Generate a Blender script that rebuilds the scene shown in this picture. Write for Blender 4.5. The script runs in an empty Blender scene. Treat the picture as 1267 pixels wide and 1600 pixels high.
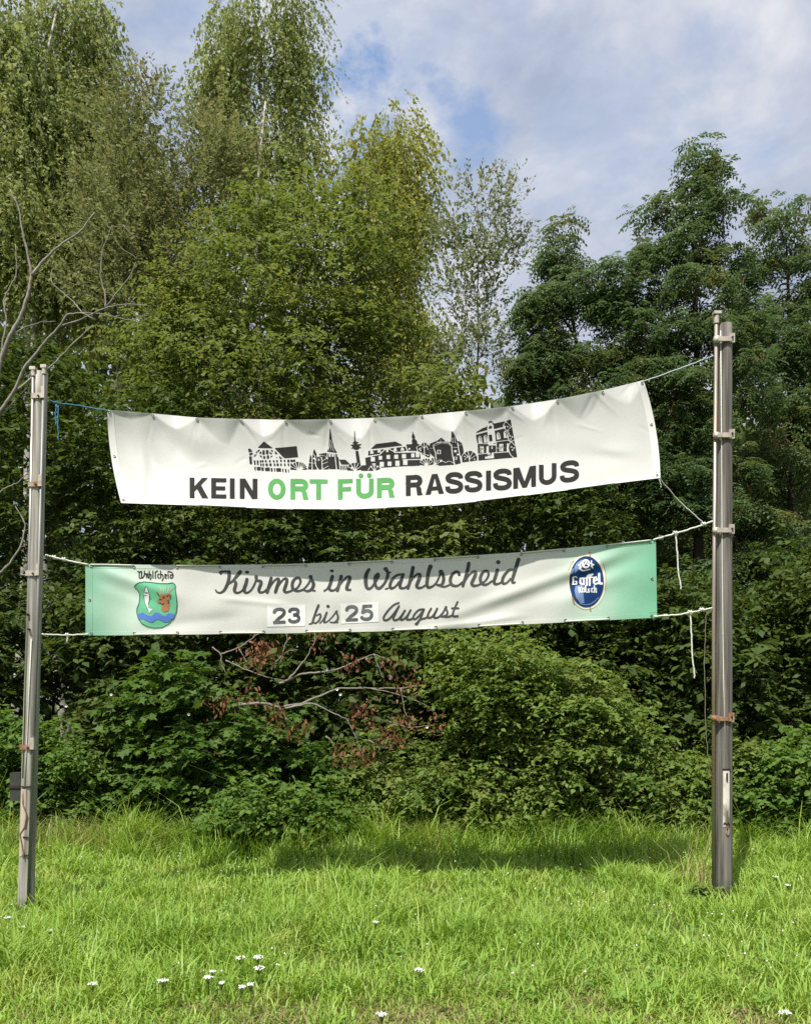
import bpy, math, random
import numpy as np
from mathutils import Vector

# ------------------------------------------------------------------ camera, sky, sun, exposure
scene = bpy.context.scene
F = 1200.0            # focal length in photograph pixels (1267 x 1600)
CX, HY, EYE = 633.5, 1135.0, 1.6   # image centre column, horizon row, eye height
cam_data = bpy.data.cameras.new("camera")
cam = bpy.data.objects.new("camera", cam_data)
scene.collection.objects.link(cam)
cam_data.sensor_fit = 'VERTICAL'
cam_data.sensor_height = 36.0
cam_data.lens = 36.0 * F / 1600.0
cam_data.shift_y = (HY - 800.0) / 1600.0
cam_data.clip_start = 0.05
cam_data.clip_end = 3000.0
cam.location = (0, 0, EYE)
cam.rotation_euler = (math.radians(90), 0, 0)
scene.camera = cam

SUN_DIR = Vector((0.52, 1.0, -1.85)).normalized()      # the way the light travels
SUN_EL = math.asin(-SUN_DIR.z)
SUN_AZ = math.atan2(-SUN_DIR.x, -SUN_DIR.y)
sun_data = bpy.data.lights.new("sun", 'SUN')
sun_data.energy = 3.8
sun_data.angle = math.radians(0.6)
sun_data.color = (1.0, 0.95, 0.86)
sun = bpy.data.objects.new("sun", sun_data)
scene.collection.objects.link(sun)
sun.rotation_euler = SUN_DIR.to_track_quat('-Z', 'Y').to_euler()
sun.location = (-8, -15, 30)

world = bpy.data.worlds.new("World")
scene.world = world
world.use_nodes = True
wn, wl = world.node_tree.nodes, world.node_tree.links
wn.clear()
def wnode(t, **kw):
    n = wn.new(t)
    for k, v in kw.items():
        setattr(n, k, v)
    return n
sky = wnode('ShaderNodeTexSky', sky_type='NISHITA', sun_disc=False)
sky.sun_elevation = SUN_EL
sky.sun_rotation = SUN_AZ
sky.air_density = 1.0; sky.dust_density = 0.6; sky.ozone_density = 1.0
tc = wnode('ShaderNodeTexCoord')
def wmath(op, a, b=None, clamp=False):
    n = wnode('ShaderNodeMath', operation=op, use_clamp=clamp)
    for i, v in enumerate((a, b)):
        if v is None: continue
        if isinstance(v, (int, float)): n.inputs[i].default_value = v
        else: wl.new(v, n.inputs[i])
    return n.outputs[0]
def wnoise(scale, detail, rough, vec, dist=0.0):
    n = wnode('ShaderNodeTexNoise')
    n.inputs['Scale'].default_value = scale
    n.inputs['Detail'].default_value = detail
    n.inputs['Roughness'].default_value = rough
    n.inputs['Distortion'].default_value = dist
    wl.new(vec, n.inputs['Vector'])
    return n
# cloud deck: directions stretched sideways so the banks lie flat
mp = wnode('ShaderNodeMapping')
mp.inputs['Scale'].default_value = (1.0, 1.0, 1.7)
mp.inputs['Location'].default_value = (3.1, 1.7, 0.4)
wl.new(tc.outputs['Generated'], mp.inputs['Vector'])
n_big = wnoise(2.6, 5.0, 0.55, mp.outputs[0], 0.35)
n_mid = wnoise(5.5, 6.0, 0.6, mp.outputs[0], 0.3)
n_warp = wnoise(9.0, 6.0, 0.62, mp.outputs[0])
# breaks in the cloud (directions of the blue gaps), edges torn by noise
def gap(px, py, rad, gain):
    d = Vector((px - CX, F, HY - py)).normalized()
    dot = wnode('ShaderNodeVectorMath', operation='DISTANCE')
    wl.new(tc.outputs['Generated'], dot.inputs[0])
    dot.inputs[1].default_value = d
    r = wmath('ADD', dot.outputs['Value'], wmath('MULTIPLY', wmath('SUBTRACT', n_warp.outputs['Fac'], 0.5), rad * 5.5))
    return wmath('MULTIPLY', wmath('SUBTRACT', 1.0, wmath('DIVIDE', r, rad), clamp=True), gain, clamp=True)
blue = None
for g in ((530, 110, 0.11, 0.4), (748, 182, 0.055, 0.85), (548, 185, 0.055, 1.0), (250, 30, 0.10, 0.5),
          (1130, 60, 0.05, 0.35), (1190, 250, 0.05, 0.35), (700, 60, 0.12, 0.25), (930, 190, 0.10, 0.25)):
    v = gap(*g)
    blue = v if blue is None else wmath('MAXIMUM', blue, v)
ramp_b = wnode('ShaderNodeMapRange'); ramp_b.clamp = True
ramp_b.inputs['From Min'].default_value = 0.62; ramp_b.inputs['From Max'].default_value = 0.78
wl.new(n_big.outputs['Fac'], ramp_b.inputs['Value'])
blue = wmath('MAXIMUM', blue, wmath('MULTIPLY', ramp_b.outputs[0], 0.7))
ramp_c = wnode('ShaderNodeValToRGB')
ramp_c.color_ramp.elements[0].position = 0.34
ramp_c.color_ramp.elements[0].color = (2.45, 2.85, 3.75, 1)
ramp_c.color_ramp.elements[1].position = 0.66
ramp_c.color_ramp.elements[1].color = (4.75, 4.8, 5.05, 1)
e = ramp_c.color_ramp.elements.new(0.5); e.color = (3.4, 3.7, 4.4, 1)
wl.new(n_mid.outputs['Fac'], ramp_c.inputs['Fac'])
skyb = wnode('ShaderNodeMix', data_type='RGBA', blend_type='MULTIPLY')
skyb.inputs[0].default_value = 1.0
wl.new(sky.outputs[0], skyb.inputs[6]); skyb.inputs[7].default_value = (1.7, 1.6, 1.5, 1)
mixc = wnode('ShaderNodeMix', data_type='RGBA')
wl.new(blue, mixc.inputs[0]); wl.new(ramp_c.outputs[0], mixc.inputs[6]); wl.new(skyb.outputs[2], mixc.inputs[7])
bg = wnode('ShaderNodeBackground'); bg.inputs['Strength'].default_value = 0.1
wl.new(mixc.outputs[2], bg.inputs['Color'])
wo = wnode('ShaderNodeOutputWorld'); wl.new(bg.outputs[0], wo.inputs['Surface'])

vs = scene.view_settings
vs.view_transform = 'Standard'; vs.look = 'None'; vs.gamma = 1.0; vs.exposure = 0.75
vs.use_curve_mapping = False
scene.cycles.max_bounces = 7
scene.cycles.diffuse_bounces = 4
scene.cycles.transmission_bounces = 5
scene.cycles.transparent_max_bounces = 4
scene.cycles.use_denoising = False

# ------------------------------------------------------------------ helpers
def W(px, py, Y):
    """photograph pixel at depth Y -> world point"""
    px = np.asarray(px, float); py = np.asarray(py, float); Y = np.asarray(Y, float)
    return np.stack([(px - CX) / F * Y, Y + 0 * px, EYE + (HY - py) / F * Y], -1)
def gx(px, Y): return (px - CX) / F * Y

COL = scene.collection
def link(o): COL.objects.link(o); return o

def arr_mesh(name, verts, faces, k):
    """mesh from (N,3) verts and (M,k) faces"""
    me = bpy.data.meshes.new(name)
    verts = np.ascontiguousarray(verts, np.float32); faces = np.ascontiguousarray(faces, np.int32)
    me.vertices.add(len(verts)); me.vertices.foreach_set('co', verts.ravel())
    me.loops.add(faces.size); me.loops.foreach_set('vertex_index', faces.ravel())
    me.polygons.add(len(faces))
    me.polygons.foreach_set('loop_start', np.arange(0, faces.size, k, dtype=np.int32))
    me.polygons.foreach_set('loop_total', np.full(len(faces), k, np.int32))
    me.update(calc_edges=True)
    return me

class MB:
    """mesh builder: arrays of verts with faces of any size"""
    def __init__(self): self.v = []; self.f = []; self.n = 0
    def add(self, verts, faces):
        verts = np.asarray(verts, float).reshape(-1, 3)
        self.v.append(verts)
        for f in faces: self.f.append([i + self.n for i in f])
        self.n += len(verts)
    def tube(self, pts, rad, sides=6, cap=True):
        pts = np.asarray(pts, float); n = len(pts)
        rad = np.broadcast_to(np.asarray(rad, float), (n,))
        t = np.gradient(pts, axis=0); t /= np.linalg.norm(t, axis=1)[:, None] + 1e-9
        ref = np.array([0.0, 0, 1]) if abs(t[:, 2]).mean() < 0.8 else np.array([1.0, 0, 0])
        u = np.cross(t, ref); u /= np.linalg.norm(u, axis=1)[:, None] + 1e-9
        w = np.cross(t, u)
        a = np.arange(sides) * 2 * math.pi / sides
        ring = pts[:, None, :] + rad[:, None, None] * (np.cos(a)[None, :, None] * u[:, None, :] + np.sin(a)[None, :, None] * w[:, None, :])
        i = np.arange(n - 1)[:, None] * sides; j = np.arange(sides)[None, :]; j2 = (j + 1) % sides
        q = np.stack([i + j, i + j2, i + sides + j2, i + sides + j], -1).reshape(-1, 4)
        fs = q.tolist()
        if cap:
            fs.append(list(range(sides))[::-1]); fs.append([(n - 1) * sides + s for s in range(sides)])
        self.add(ring.reshape(-1, 3), fs)
    def box(self, c, s, rot=0.0, bev=0.0, ax=None):
        c = np.asarray(c, float); h = np.asarray(s, float) / 2
        P = np.array([[x, y, z] for x in (-1, 1) for y in (-1, 1) for z in (-1, 1)], float) * h
        if rot:
            cr, sr = math.cos(rot), math.sin(rot)
            P = np.stack([P[:, 0] * cr - P[:, 1] * sr, P[:, 0] * sr + P[:, 1] * cr, P[:, 2]], -1)
        self.add(P + c, [[0, 1, 3, 2], [4, 6, 7, 5], [0, 4, 5, 1], [2, 3, 7, 6], [0, 2, 6, 4], [1, 5, 7, 3]])
    def build(self, name, mat, parent=None, smooth=False, loc=None):
        me = bpy.data.meshes.new(name)
        v = np.concatenate(self.v) if self.v else np.zeros((0, 3))
        me.from_pydata(v.tolist(), [], self.f); me.update()
        return obj(name, me, mat, parent, smooth)

def obj(name, me, mat, parent=None, smooth=False):
    o = bpy.data.objects.new(name, me)
    if mat is not None: me.materials.append(mat)
    if smooth: me.polygons.foreach_set('use_smooth', np.ones(len(me.polygons), bool))
    if parent is not None: o.parent = parent
    return link(o)
def tag(o, label=None, cat=None, group=None, kind=None):
    if label: o['label'] = label
    if cat: o['category'] = cat
    if group: o['group'] = group
    if kind: o['kind'] = kind
    return o
def thing(name, label, cat, loc=(0, 0, 0), group=None):
    o = bpy.data.objects.new(name, None); o.empty_display_size = 0.1
    o.location = loc; link(o)
    return tag(o, label, cat, group)
def rebase(root):
    """children were built in world space: keep them there under a root that is not at the origin"""
    for c in root.children:
        c.matrix_parent_inverse = root.matrix_basis.inverted()

# ------------------------------------------------------------------ materials
def mat_new(name):
    m = bpy.data.materials.new(name); m.use_nodes = True
    nt = m.node_tree; b = nt.nodes['Principled BSDF']
    return m, nt, b
def N(nt, t, **kw):
    n = nt.nodes.new(t)
    for k, v in kw.items(): setattr(n, k, v)
    return n
def c4(c): return (c[0], c[1], c[2], 1.0)
def leaf_mat(name, dark, light, tint, transl=0.35, scale=0.7, tint_amt=0.25, rough=0.55, spec=0.2):
    """foliage: each leaf its own shade between dark and light, some leaves of another tint; lit from both sides"""
    m, nt, b = mat_new(name); L = nt.links
    geo = N(nt, 'ShaderNodeNewGeometry')
    tcn = N(nt, 'ShaderNodeTexCoord')
    noi = N(nt, 'ShaderNodeTexNoise'); noi.inputs['Scale'].default_value = scale; noi.inputs['Detail'].default_value = 2
    L.new(tcn.outputs['Object'], noi.inputs['Vector'])
    mx = N(nt, 'ShaderNodeMath', operation='MULTIPLY_ADD'); mx.inputs[1].default_value = 0.6
    L.new(geo.outputs['Random Per Island'], mx.inputs[0])
    mr = N(nt, 'ShaderNodeMapRange'); mr.inputs['From Min'].default_value = 0.3; mr.inputs['From Max'].default_value = 0.7
    mr.inputs['To Max'].default_value = 0.4; L.new(noi.outputs['Fac'], mr.inputs['Value']); L.new(mr.outputs[0], mx.inputs[2])
    m1 = N(nt, 'ShaderNodeMix', data_type='RGBA'); m1.inputs[6].default_value = c4(dark); m1.inputs[7].default_value = c4(light)
    L.new(mx.outputs[0], m1.inputs[0])
    noi2 = N(nt, 'ShaderNodeTexNoise'); noi2.inputs['Scale'].default_value = scale * 2.3
    L.new(tcn.outputs['Object'], noi2.inputs['Vector'])
    r2 = N(nt, 'ShaderNodeMapRange'); r2.inputs['From Min'].default_value = 0.52; r2.inputs['From Max'].default_value = 0.75
    r2.inputs['To Max'].default_value = tint_amt; L.new(noi2.outputs['Fac'], r2.inputs['Value'])
    m2 = N(nt, 'ShaderNodeMix', data_type='RGBA'); m2.inputs[7].default_value = c4(tint)
    L.new(r2.outputs[0], m2.inputs[0]); L.new(m1.outputs[2], m2.inputs[6])
    L.new(m2.outputs[2], b.inputs['Base Color'])
    b.inputs['Roughness'].default_value = rough
    b.inputs['Specular IOR Level'].default_value = spec
    tr = N(nt, 'ShaderNodeBsdfTranslucent')
    hs = N(nt, 'ShaderNodeHueSaturation'); hs.inputs['Hue'].default_value = 0.48; hs.inputs['Saturation'].default_value = 1.15; hs.inputs['Value'].default_value = 1.3
    L.new(m2.outputs[2], hs.inputs['Color']); L.new(hs.outputs[0], tr.inputs['Color'])
    ms = N(nt, 'ShaderNodeMixShader'); ms.inputs[0].default_value = transl
    L.new(b.outputs[0], ms.inputs[1]); L.new(tr.outputs[0], ms.inputs[2])
    L.new(ms.outputs[0], nt.nodes['Material Output'].inputs['Surface'])
    return m
def noise_mat(name, c1, c2, scale=6.0, stretch=(1, 1, 1), rough=0.8, bump=0.0, metal=0.0, c3=None, c3_amt=0.5, detail=6.0, spec=0.4, coord='Object', lo=0.35, hi=0.65):
    m, nt, b = mat_new(name); L = nt.links
    tcn = N(nt, 'ShaderNodeTexCoord'); mpn = N(nt, 'ShaderNodeMapping'); mpn.inputs['Scale'].default_value = stretch
    L.new(tcn.outputs[coord], mpn.inputs['Vector'])
    noi = N(nt, 'ShaderNodeTexNoise'); noi.inputs['Scale'].default_value = scale; noi.inputs['Detail'].default_value = detail; noi.inputs['Roughness'].default_value = 0.6
    L.new(mpn.outputs[0], noi.inputs['Vector'])
    mr = N(nt, 'ShaderNodeMapRange'); mr.inputs['From Min'].default_value = lo; mr.inputs['From Max'].default_value = hi
    L.new(noi.outputs['Fac'], mr.inputs['Value'])
    m1 = N(nt, 'ShaderNodeMix', data_type='RGBA'); m1.inputs[6].default_value = c4(c1); m1.inputs[7].default_value = c4(c2)
    L.new(mr.outputs[0], m1.inputs[0]); out = m1.outputs[2]
    if c3 is not None:
        n3 = N(nt, 'ShaderNodeTexNoise'); n3.inputs['Scale'].default_value = scale * 0.37; n3.inputs['Detail'].default_value = 5
        L.new(mpn.outputs[0], n3.inputs['Vector'])
        r3 = N(nt, 'ShaderNodeMapRange'); r3.inputs['From Min'].default_value = 0.5; r3.inputs['From Max'].default_value = 0.68; r3.inputs['To Max'].default_value = c3_amt
        L.new(n3.outputs['Fac'], r3.inputs['Value'])
        m3 = N(nt, 'ShaderNodeMix', data_type='RGBA'); m3.inputs[7].default_value = c4(c3)
        L.new(r3.outputs[0], m3.inputs[0]); L.new(out, m3.inputs[6]); out = m3.outputs[2]
    L.new(out, b.inputs['Base Color'])
    b.inputs['Roughness'].default_value = rough; b.inputs['Metallic'].default_value = metal
    b.inputs['Specular IOR Level'].default_value = spec
    if bump:
        bp = N(nt, 'ShaderNodeBump'); bp.inputs['Strength'].default_value = bump; bp.inputs['Distance'].default_value = 0.01
        L.new(noi.outputs['Fac'], bp.inputs['Height']); L.new(bp.outputs[0], b.inputs['Normal'])
    return m

M_BARK = noise_mat('bark_grey_brown', (0.05, 0.042, 0.03), (0.13, 0.115, 0.09), 9, (1, 1, 0.25), 0.9, 0.6)
M_BARK_DK = noise_mat('bark_dark', (0.022, 0.018, 0.013), (0.06, 0.05, 0.036), 9, (1, 1, 0.25), 0.9, 0.6)
M_BIRCH = noise_mat('birch_bark', (0.46, 0.44, 0.38), (0.33, 0.31, 0.26), 5, (1, 1, 3.0), 0.7, 0.3, c3=(0.03, 0.027, 0.024), c3_amt=0.9)
M_DEAD = noise_mat('dead_wood', (0.17, 0.155, 0.13), (0.31, 0.285, 0.245), 12, (1, 1, 1), 0.85, 0.3)
# ------------------------------------------------------------------ ground
def ground_mat():
    m, nt, b = mat_new('meadow_soil'); L = nt.links
    tcn = N(nt, 'ShaderNodeTexCoord')
    n1 = N(nt, 'ShaderNodeTexNoise'); n1.inputs['Scale'].default_value = 2.2; n1.inputs['Detail'].default_value = 6
    L.new(tcn.outputs['Object'], n1.inputs['Vector'])
    m1 = N(nt, 'ShaderNodeMix', data_type='RGBA'); m1.inputs[6].default_value = (0.06, 0.095, 0.02, 1); m1.inputs[7].default_value = (0.10, 0.115, 0.04, 1)
    L.new(n1.outputs['Fac'], m1.inputs[0])
    # leaf litter under the wood (beyond the mown meadow)
    sp = N(nt, 'ShaderNodeSeparateXYZ'); L.new(tcn.outputs['Object'], sp.inputs[0])
    ad = N(nt, 'ShaderNodeMath', operation='ADD'); L.new(sp.outputs[1], ad.inputs[0]); L.new(n1.outputs['Fac'], ad.inputs[1])
    r = N(nt, 'ShaderNodeMapRange'); r.inputs['From Min'].default_value = 9.9; r.inputs['From Max'].default_value = 10.9
    L.new(ad.outputs[0], r.inputs['Value'])
    m2 = N(nt, 'ShaderNodeMix', data_type='RGBA'); m2.inputs[7].default_value = (0.05, 0.036, 0.022, 1)
    L.new(r.outputs[0], m2.inputs[0]); L.new(m1.outputs[2], m2.inputs[6])
    L.new(m2.outputs[2], b.inputs['Base Color']); b.inputs['Roughness'].default_value = 0.95
    b.inputs['Specular IOR Level'].default_value = 0.1
    return m
def ground_z(x, y):
    return 0.025 * np.sin(x * 0.9 + 0.4) * np.sin(y * 0.8) * np.clip(1 - np.abs(y - 6) / 14, 0, 1)
gxs = np.concatenate([[-400, -150, -60, -25], np.linspace(-14, 14, 57), [25, 60, 150, 400]])
gys = np.concatenate([[-300, -80, -20, -6], np.linspace(0, 16, 41), [22, 35, 70, 160, 500, 1500]])
GX, GY = np.meshgrid(gxs, gys)
gv = np.stack([GX, GY, ground_z(GX, GY)], -1).reshape(-1, 3)
nx = len(gxs)
gi = np.arange((len(gys) - 1))[:, None] * nx + np.arange(nx - 1)[None, :]
gf = np.stack([gi, gi + 1, gi + nx + 1, gi + nx], -1).reshape(-1, 4)
ground = obj('ground', arr_mesh('ground', gv, gf, 4), ground_mat(), None, True)
tag(ground, 'meadow ground under the grass running back into the wood', 'ground', kind='structure')

# ------------------------------------------------------------------ grass
def blades(rng, x, y, h, wid, lean, curl):
    """(n) blades of two bent quads each"""
    n = len(x); z = ground_z(x, y) - 0.005
    a = rng.uniform(0, 2 * math.pi, n)
    la = lean * rng.uniform(0.3, 1.0, n)
    side = np.stack([np.cos(a), np.sin(a), np.zeros(n)], -1)
    b = a + math.pi / 2 + rng.normal(0, 0.5, n)
    fwd = np.stack([np.cos(b), np.sin(b), np.zeros(n)], -1)
    up = np.array([0, 0, 1.0])
    base = np.stack([x, y, z], -1)
    mid = base + (h * 0.55)[:, None] * up + (h * la * 0.35)[:, None] * fwd
    tip = mid + (h * 0.45 * (1 - curl * la))[:, None] * up + (h * la * 0.75)[:, None] * fwd
    w = wid[:, None]
    V = np.stack([base - side * w, base + side * w, mid + side * w * 0.85, mid - side * w * 0.85, tip + side * w * 0.12, tip - side * w * 0.12], 1)
    i = np.arange(n)[:, None] * 6
    Fq = np.stack([i + np.array([[0, 1, 2, 3]]), i + np.array([[3, 2, 4, 5]])], 1).reshape(-1, 4)
    return V.reshape(-1, 3), Fq
def vnoise(x, y, s, seed=0):
    """cheap smooth value noise"""
    r = np.random.default_rng(seed).random((64, 64))
    x = x / s + 100.3; y = y / s + 57.7
    ix, iy = np.floor(x).astype(int), np.floor(y).astype(int); fx, fy = x - ix, y - iy
    fx = fx * fx * (3 - 2 * fx); fy = fy * fy * (3 - 2 * fy)
    g = lambda a, b: r[a % 64, b % 64]
    return (g(ix, iy) * (1 - fx) + g(ix + 1, iy) * fx) * (1 - fy) + (g(ix, iy + 1) * (1 - fx) + g(ix + 1, iy + 1) * fx) * fy
def grass_mat(name, dark, light, straw, transl=0.35):
    return leaf_mat(name, dark, light, straw, transl, 0.8, 0.5, 0.45, 0.3)
M_GRASS = grass_mat('grass', (0.18, 0.33, 0.045), (0.37, 0.52, 0.10), (0.46, 0.49, 0.14))
M_GRASS_DRY = leaf_mat('dry_grass', (0.26, 0.22, 0.09), (0.42, 0.36, 0.17), (0.17, 0.22, 0.05), 0.25, 2.0, 0.6)
rg = np.random.default_rng(5)
def meadow_points(n, x0, x1, y0, y1, power=1.0):
    y = y0 + (y1 - y0) * rg.random(n) ** power
    s = np.clip(y / 7.0, 0.5, 3)
    x = x0 * 1.0 + (x1 - x0) * rg.random(n)
    return x, y
# view wedge plus a margin on both sides for a step to the side
def wedge(n, y0, y1, margin, power):
    y = y0 + (y1 - y0) * rg.random(n) ** power
    half = y * 0.545 + margin
    x = rg.uniform(-1, 1, n) * half
    return x, y
gxp, gyp = wedge(104000, 3.75, 10.0, 0.7, 1.12)
tuft = vnoise(gxp, gyp, 0.28, 1); patch = vnoise(gxp, gyp, 1.3, 2)
keep = rg.random(len(gxp)) < 0.45 + 0.75 * tuft
gxp, gyp, tuft, patch = gxp[keep], gyp[keep], tuft[keep], patch[keep]
edge = np.clip((gyp - 8.7) / 1.1, 0, 1)             # longer grass along the bushes
near = np.clip((4.62 + 0.45 * np.sin(gxp * 1.7) * vnoise(gxp, gyp, 0.8, 9) - gyp) / 0.5, 0, 1)   # mown strip
h = (0.075 + 0.19 * tuft ** 1.3 * (0.55 + 0.9 * patch)) * rg.uniform(0.5, 1.25, len(gxp)) * (1 + 1.6 * edge) * (1 - 0.68 * near)
h *= np.where(rg.random(len(gxp)) < 0.06, 1.8, 1.0) * (0.72 + 0.56 * vnoise(gxp, gyp, 2.1, 40))
wd = rg.uniform(0.0028, 0.0066, len(gxp)) * (1 + 0.25 * (gyp > 7))
V1, F1 = blades(rg, gxp, gyp, h, wd, 0.95, 0.7)
grass = obj('grass', arr_mesh('grass', V1, F1, 4), M_GRASS)
tag(grass, 'lush yellow green meadow grass around both poles', 'grass', kind='stuff')
# broad leaves low in the sward (clover, plantain, dock)
hx, hy = wedge(900, 4.2, 9.6, 0.6, 1.0)
hk = rg.random(len(hx)) < 0.25 + 1.2 * (vnoise(hx, hy, 1.0, 14) > 0.5); hx, hy = hx[hk], hy[hk]
nl = 7; hi_ = np.repeat(np.arange(len(hx)), nl); ha = rg.uniform(0, 2 * math.pi, len(hi_)); hs = rg.uniform(0.5, 1.5, len(hx))[hi_]
HERB = (np.stack([hx[hi_] + rg.normal(0, .03, len(hi_)), hy[hi_] + rg.normal(0, .03, len(hi_)), rg.uniform(.03, .10, len(hi_))], -1),
        np.stack([np.cos(ha), np.sin(ha), rg.uniform(.1, .9, len(hi_))], -1), np.stack([rg.normal(0, .3, len(hi_)), rg.normal(-.2, .3, len(hi_)), np.ones(len(hi_))], -1), rg.uniform(.022, .042, len(hi_)) * hs)
# dry straw on the mown strip and a few dead stalks by the bushes
dxp, dyp = wedge(17000, 3.7, 5.0, 0.7, 1.0)
k = rg.random(len(dxp)) < np.clip(1.75 - (dyp - 3.75) / 0.8 + 0.6 * (vnoise(dxp, dyp, 0.5, 4) - 0.5) + 0.15 * (dxp > 0.2), 0.02, 0.75)
dxp, dyp = dxp[k], dyp[k]
V2, F2 = blades(rg, dxp, dyp, rg.uniform(0.025, 0.07, len(dxp)), rg.uniform(0.0018, 0.004, len(dxp)), 2.0, 0.9)
e0x = np.concatenate([rg.normal(gx(c, Yc), s, n) for c, Yc, s, n in ((120, 9.5, 0.45, 420), (240, 9.6, 0.3, 160), (640, 9.6, 0.25, 220), (1085, 7.6, 0.10, 70), (1080, 9.4, 0.2, 60), (20, 9.4, 0.4, 200))])
e0y = np.concatenate([rg.normal(Yc, s, n) for c, Yc, s, n in ((120, 9.5, 0.2, 420), (240, 9.6, 0.2, 160), (640, 9.6, 0.2, 220), (1085, 7.6, 0.12, 70), (1080, 9.4, 0.2, 60), (20, 9.4, 0.2, 200))])
V3, F3 = blades(rg, e0x, e0y, rg.uniform(0.2, 0.62, len(e0x)), rg.uniform(0.002, 0.0042, len(e0x)), 0.8, 0.6)
dry = obj('dry_grass', arr_mesh('dry_grass', np.concatenate([V2, V3]), np.concatenate([F2, F3 + len(V2)]), 4), M_GRASS_DRY)
tag(dry, 'dry straw coloured grass on the mown strip and along the bushes', 'grass', kind='stuff')
# tall green grass fringe against the bushes
fx_ = rg.uniform(-6.2, 6.2, 9000); fy_ = rg.normal(9.65, 0.3, 9000)
V4, F4 = blades(rg, fx_, fy_, rg.uniform(0.18, 0.5, 9000) * (0.5 + vnoise(fx_, fy_, 0.5, 7)), rg.uniform(0.003, 0.006, 9000), 0.9, 0.6)
fr = obj('tall_grass', arr_mesh('tall_grass', V4, F4, 4), M_GRASS)
tag(fr, 'taller rank grass fringe along the foot of the bushes', 'grass', kind='stuff')

# ------------------------------------------------------------------ leaves
def unit(v): return v / (np.linalg.norm(v, axis=-1, keepdims=True) + 1e-9)
def leaf_verts(pos, axis, nrm, L, Wd, shape):
    """verts and faces of leaves: pos base, axis direction, nrm face normal"""
    axis = unit(axis); side = unit(np.cross(axis, nrm)); nn = np.cross(side, axis)
    L = L[:, None]; Wd = Wd[:, None]
    if shape == 'diamond':
        V = np.stack([pos, pos + axis * L * .45 - side * Wd * .5 + nn * Wd * .12, pos + axis * L - nn * L * .06, pos + axis * L * .45 + side * Wd * .5 + nn * Wd * .12], 1)
        k = 4; Fc = np.arange(len(pos) * 4).reshape(-1, 4)
    elif shape == 'ovate':
        V = np.stack([pos, pos + axis * L * .28 - side * Wd * .45 + nn * Wd * .14, pos + axis * L * .68 - side * Wd * .38 + nn * Wd * .1, pos + axis * L - nn * L * .08,
                      pos + axis * L * .68 + side * Wd * .38 + nn * Wd * .1, pos + axis * L * .28 + side * Wd * .45 + nn * Wd * .14], 1)
        i = np.arange(len(pos))[:, None] * 6
        Fc = np.stack([i + np.array([[0, 1, 2, 3]]), i + np.array([[0, 3, 4, 5]])], 1).reshape(-1, 4); k = 4
    else:  # palmate (maple)
        out = [(0, 0), (.08, -.55), (.36, -.36), (.55, -.70), (.62, -.22), (1.0, 0), (.62, .22), (.55, .70), (.36, .36), (.08, .55)]
        V = np.stack([pos + axis * L * a + side * Wd * .75 * b - nn * L * .10 * (a * a + b * b) for a, b in out], 1)
        k = 10; Fc = np.arange(len(pos) * 10).reshape(-1, 10)
    return V.reshape(-1, 3), Fc, k

def bez(a, b, c, n):
    t = np.linspace(0, 1, n)[:, None]
    return (1 - t) ** 2 * a + 2 * t * (1 - t) * b + t * t * c

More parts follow.
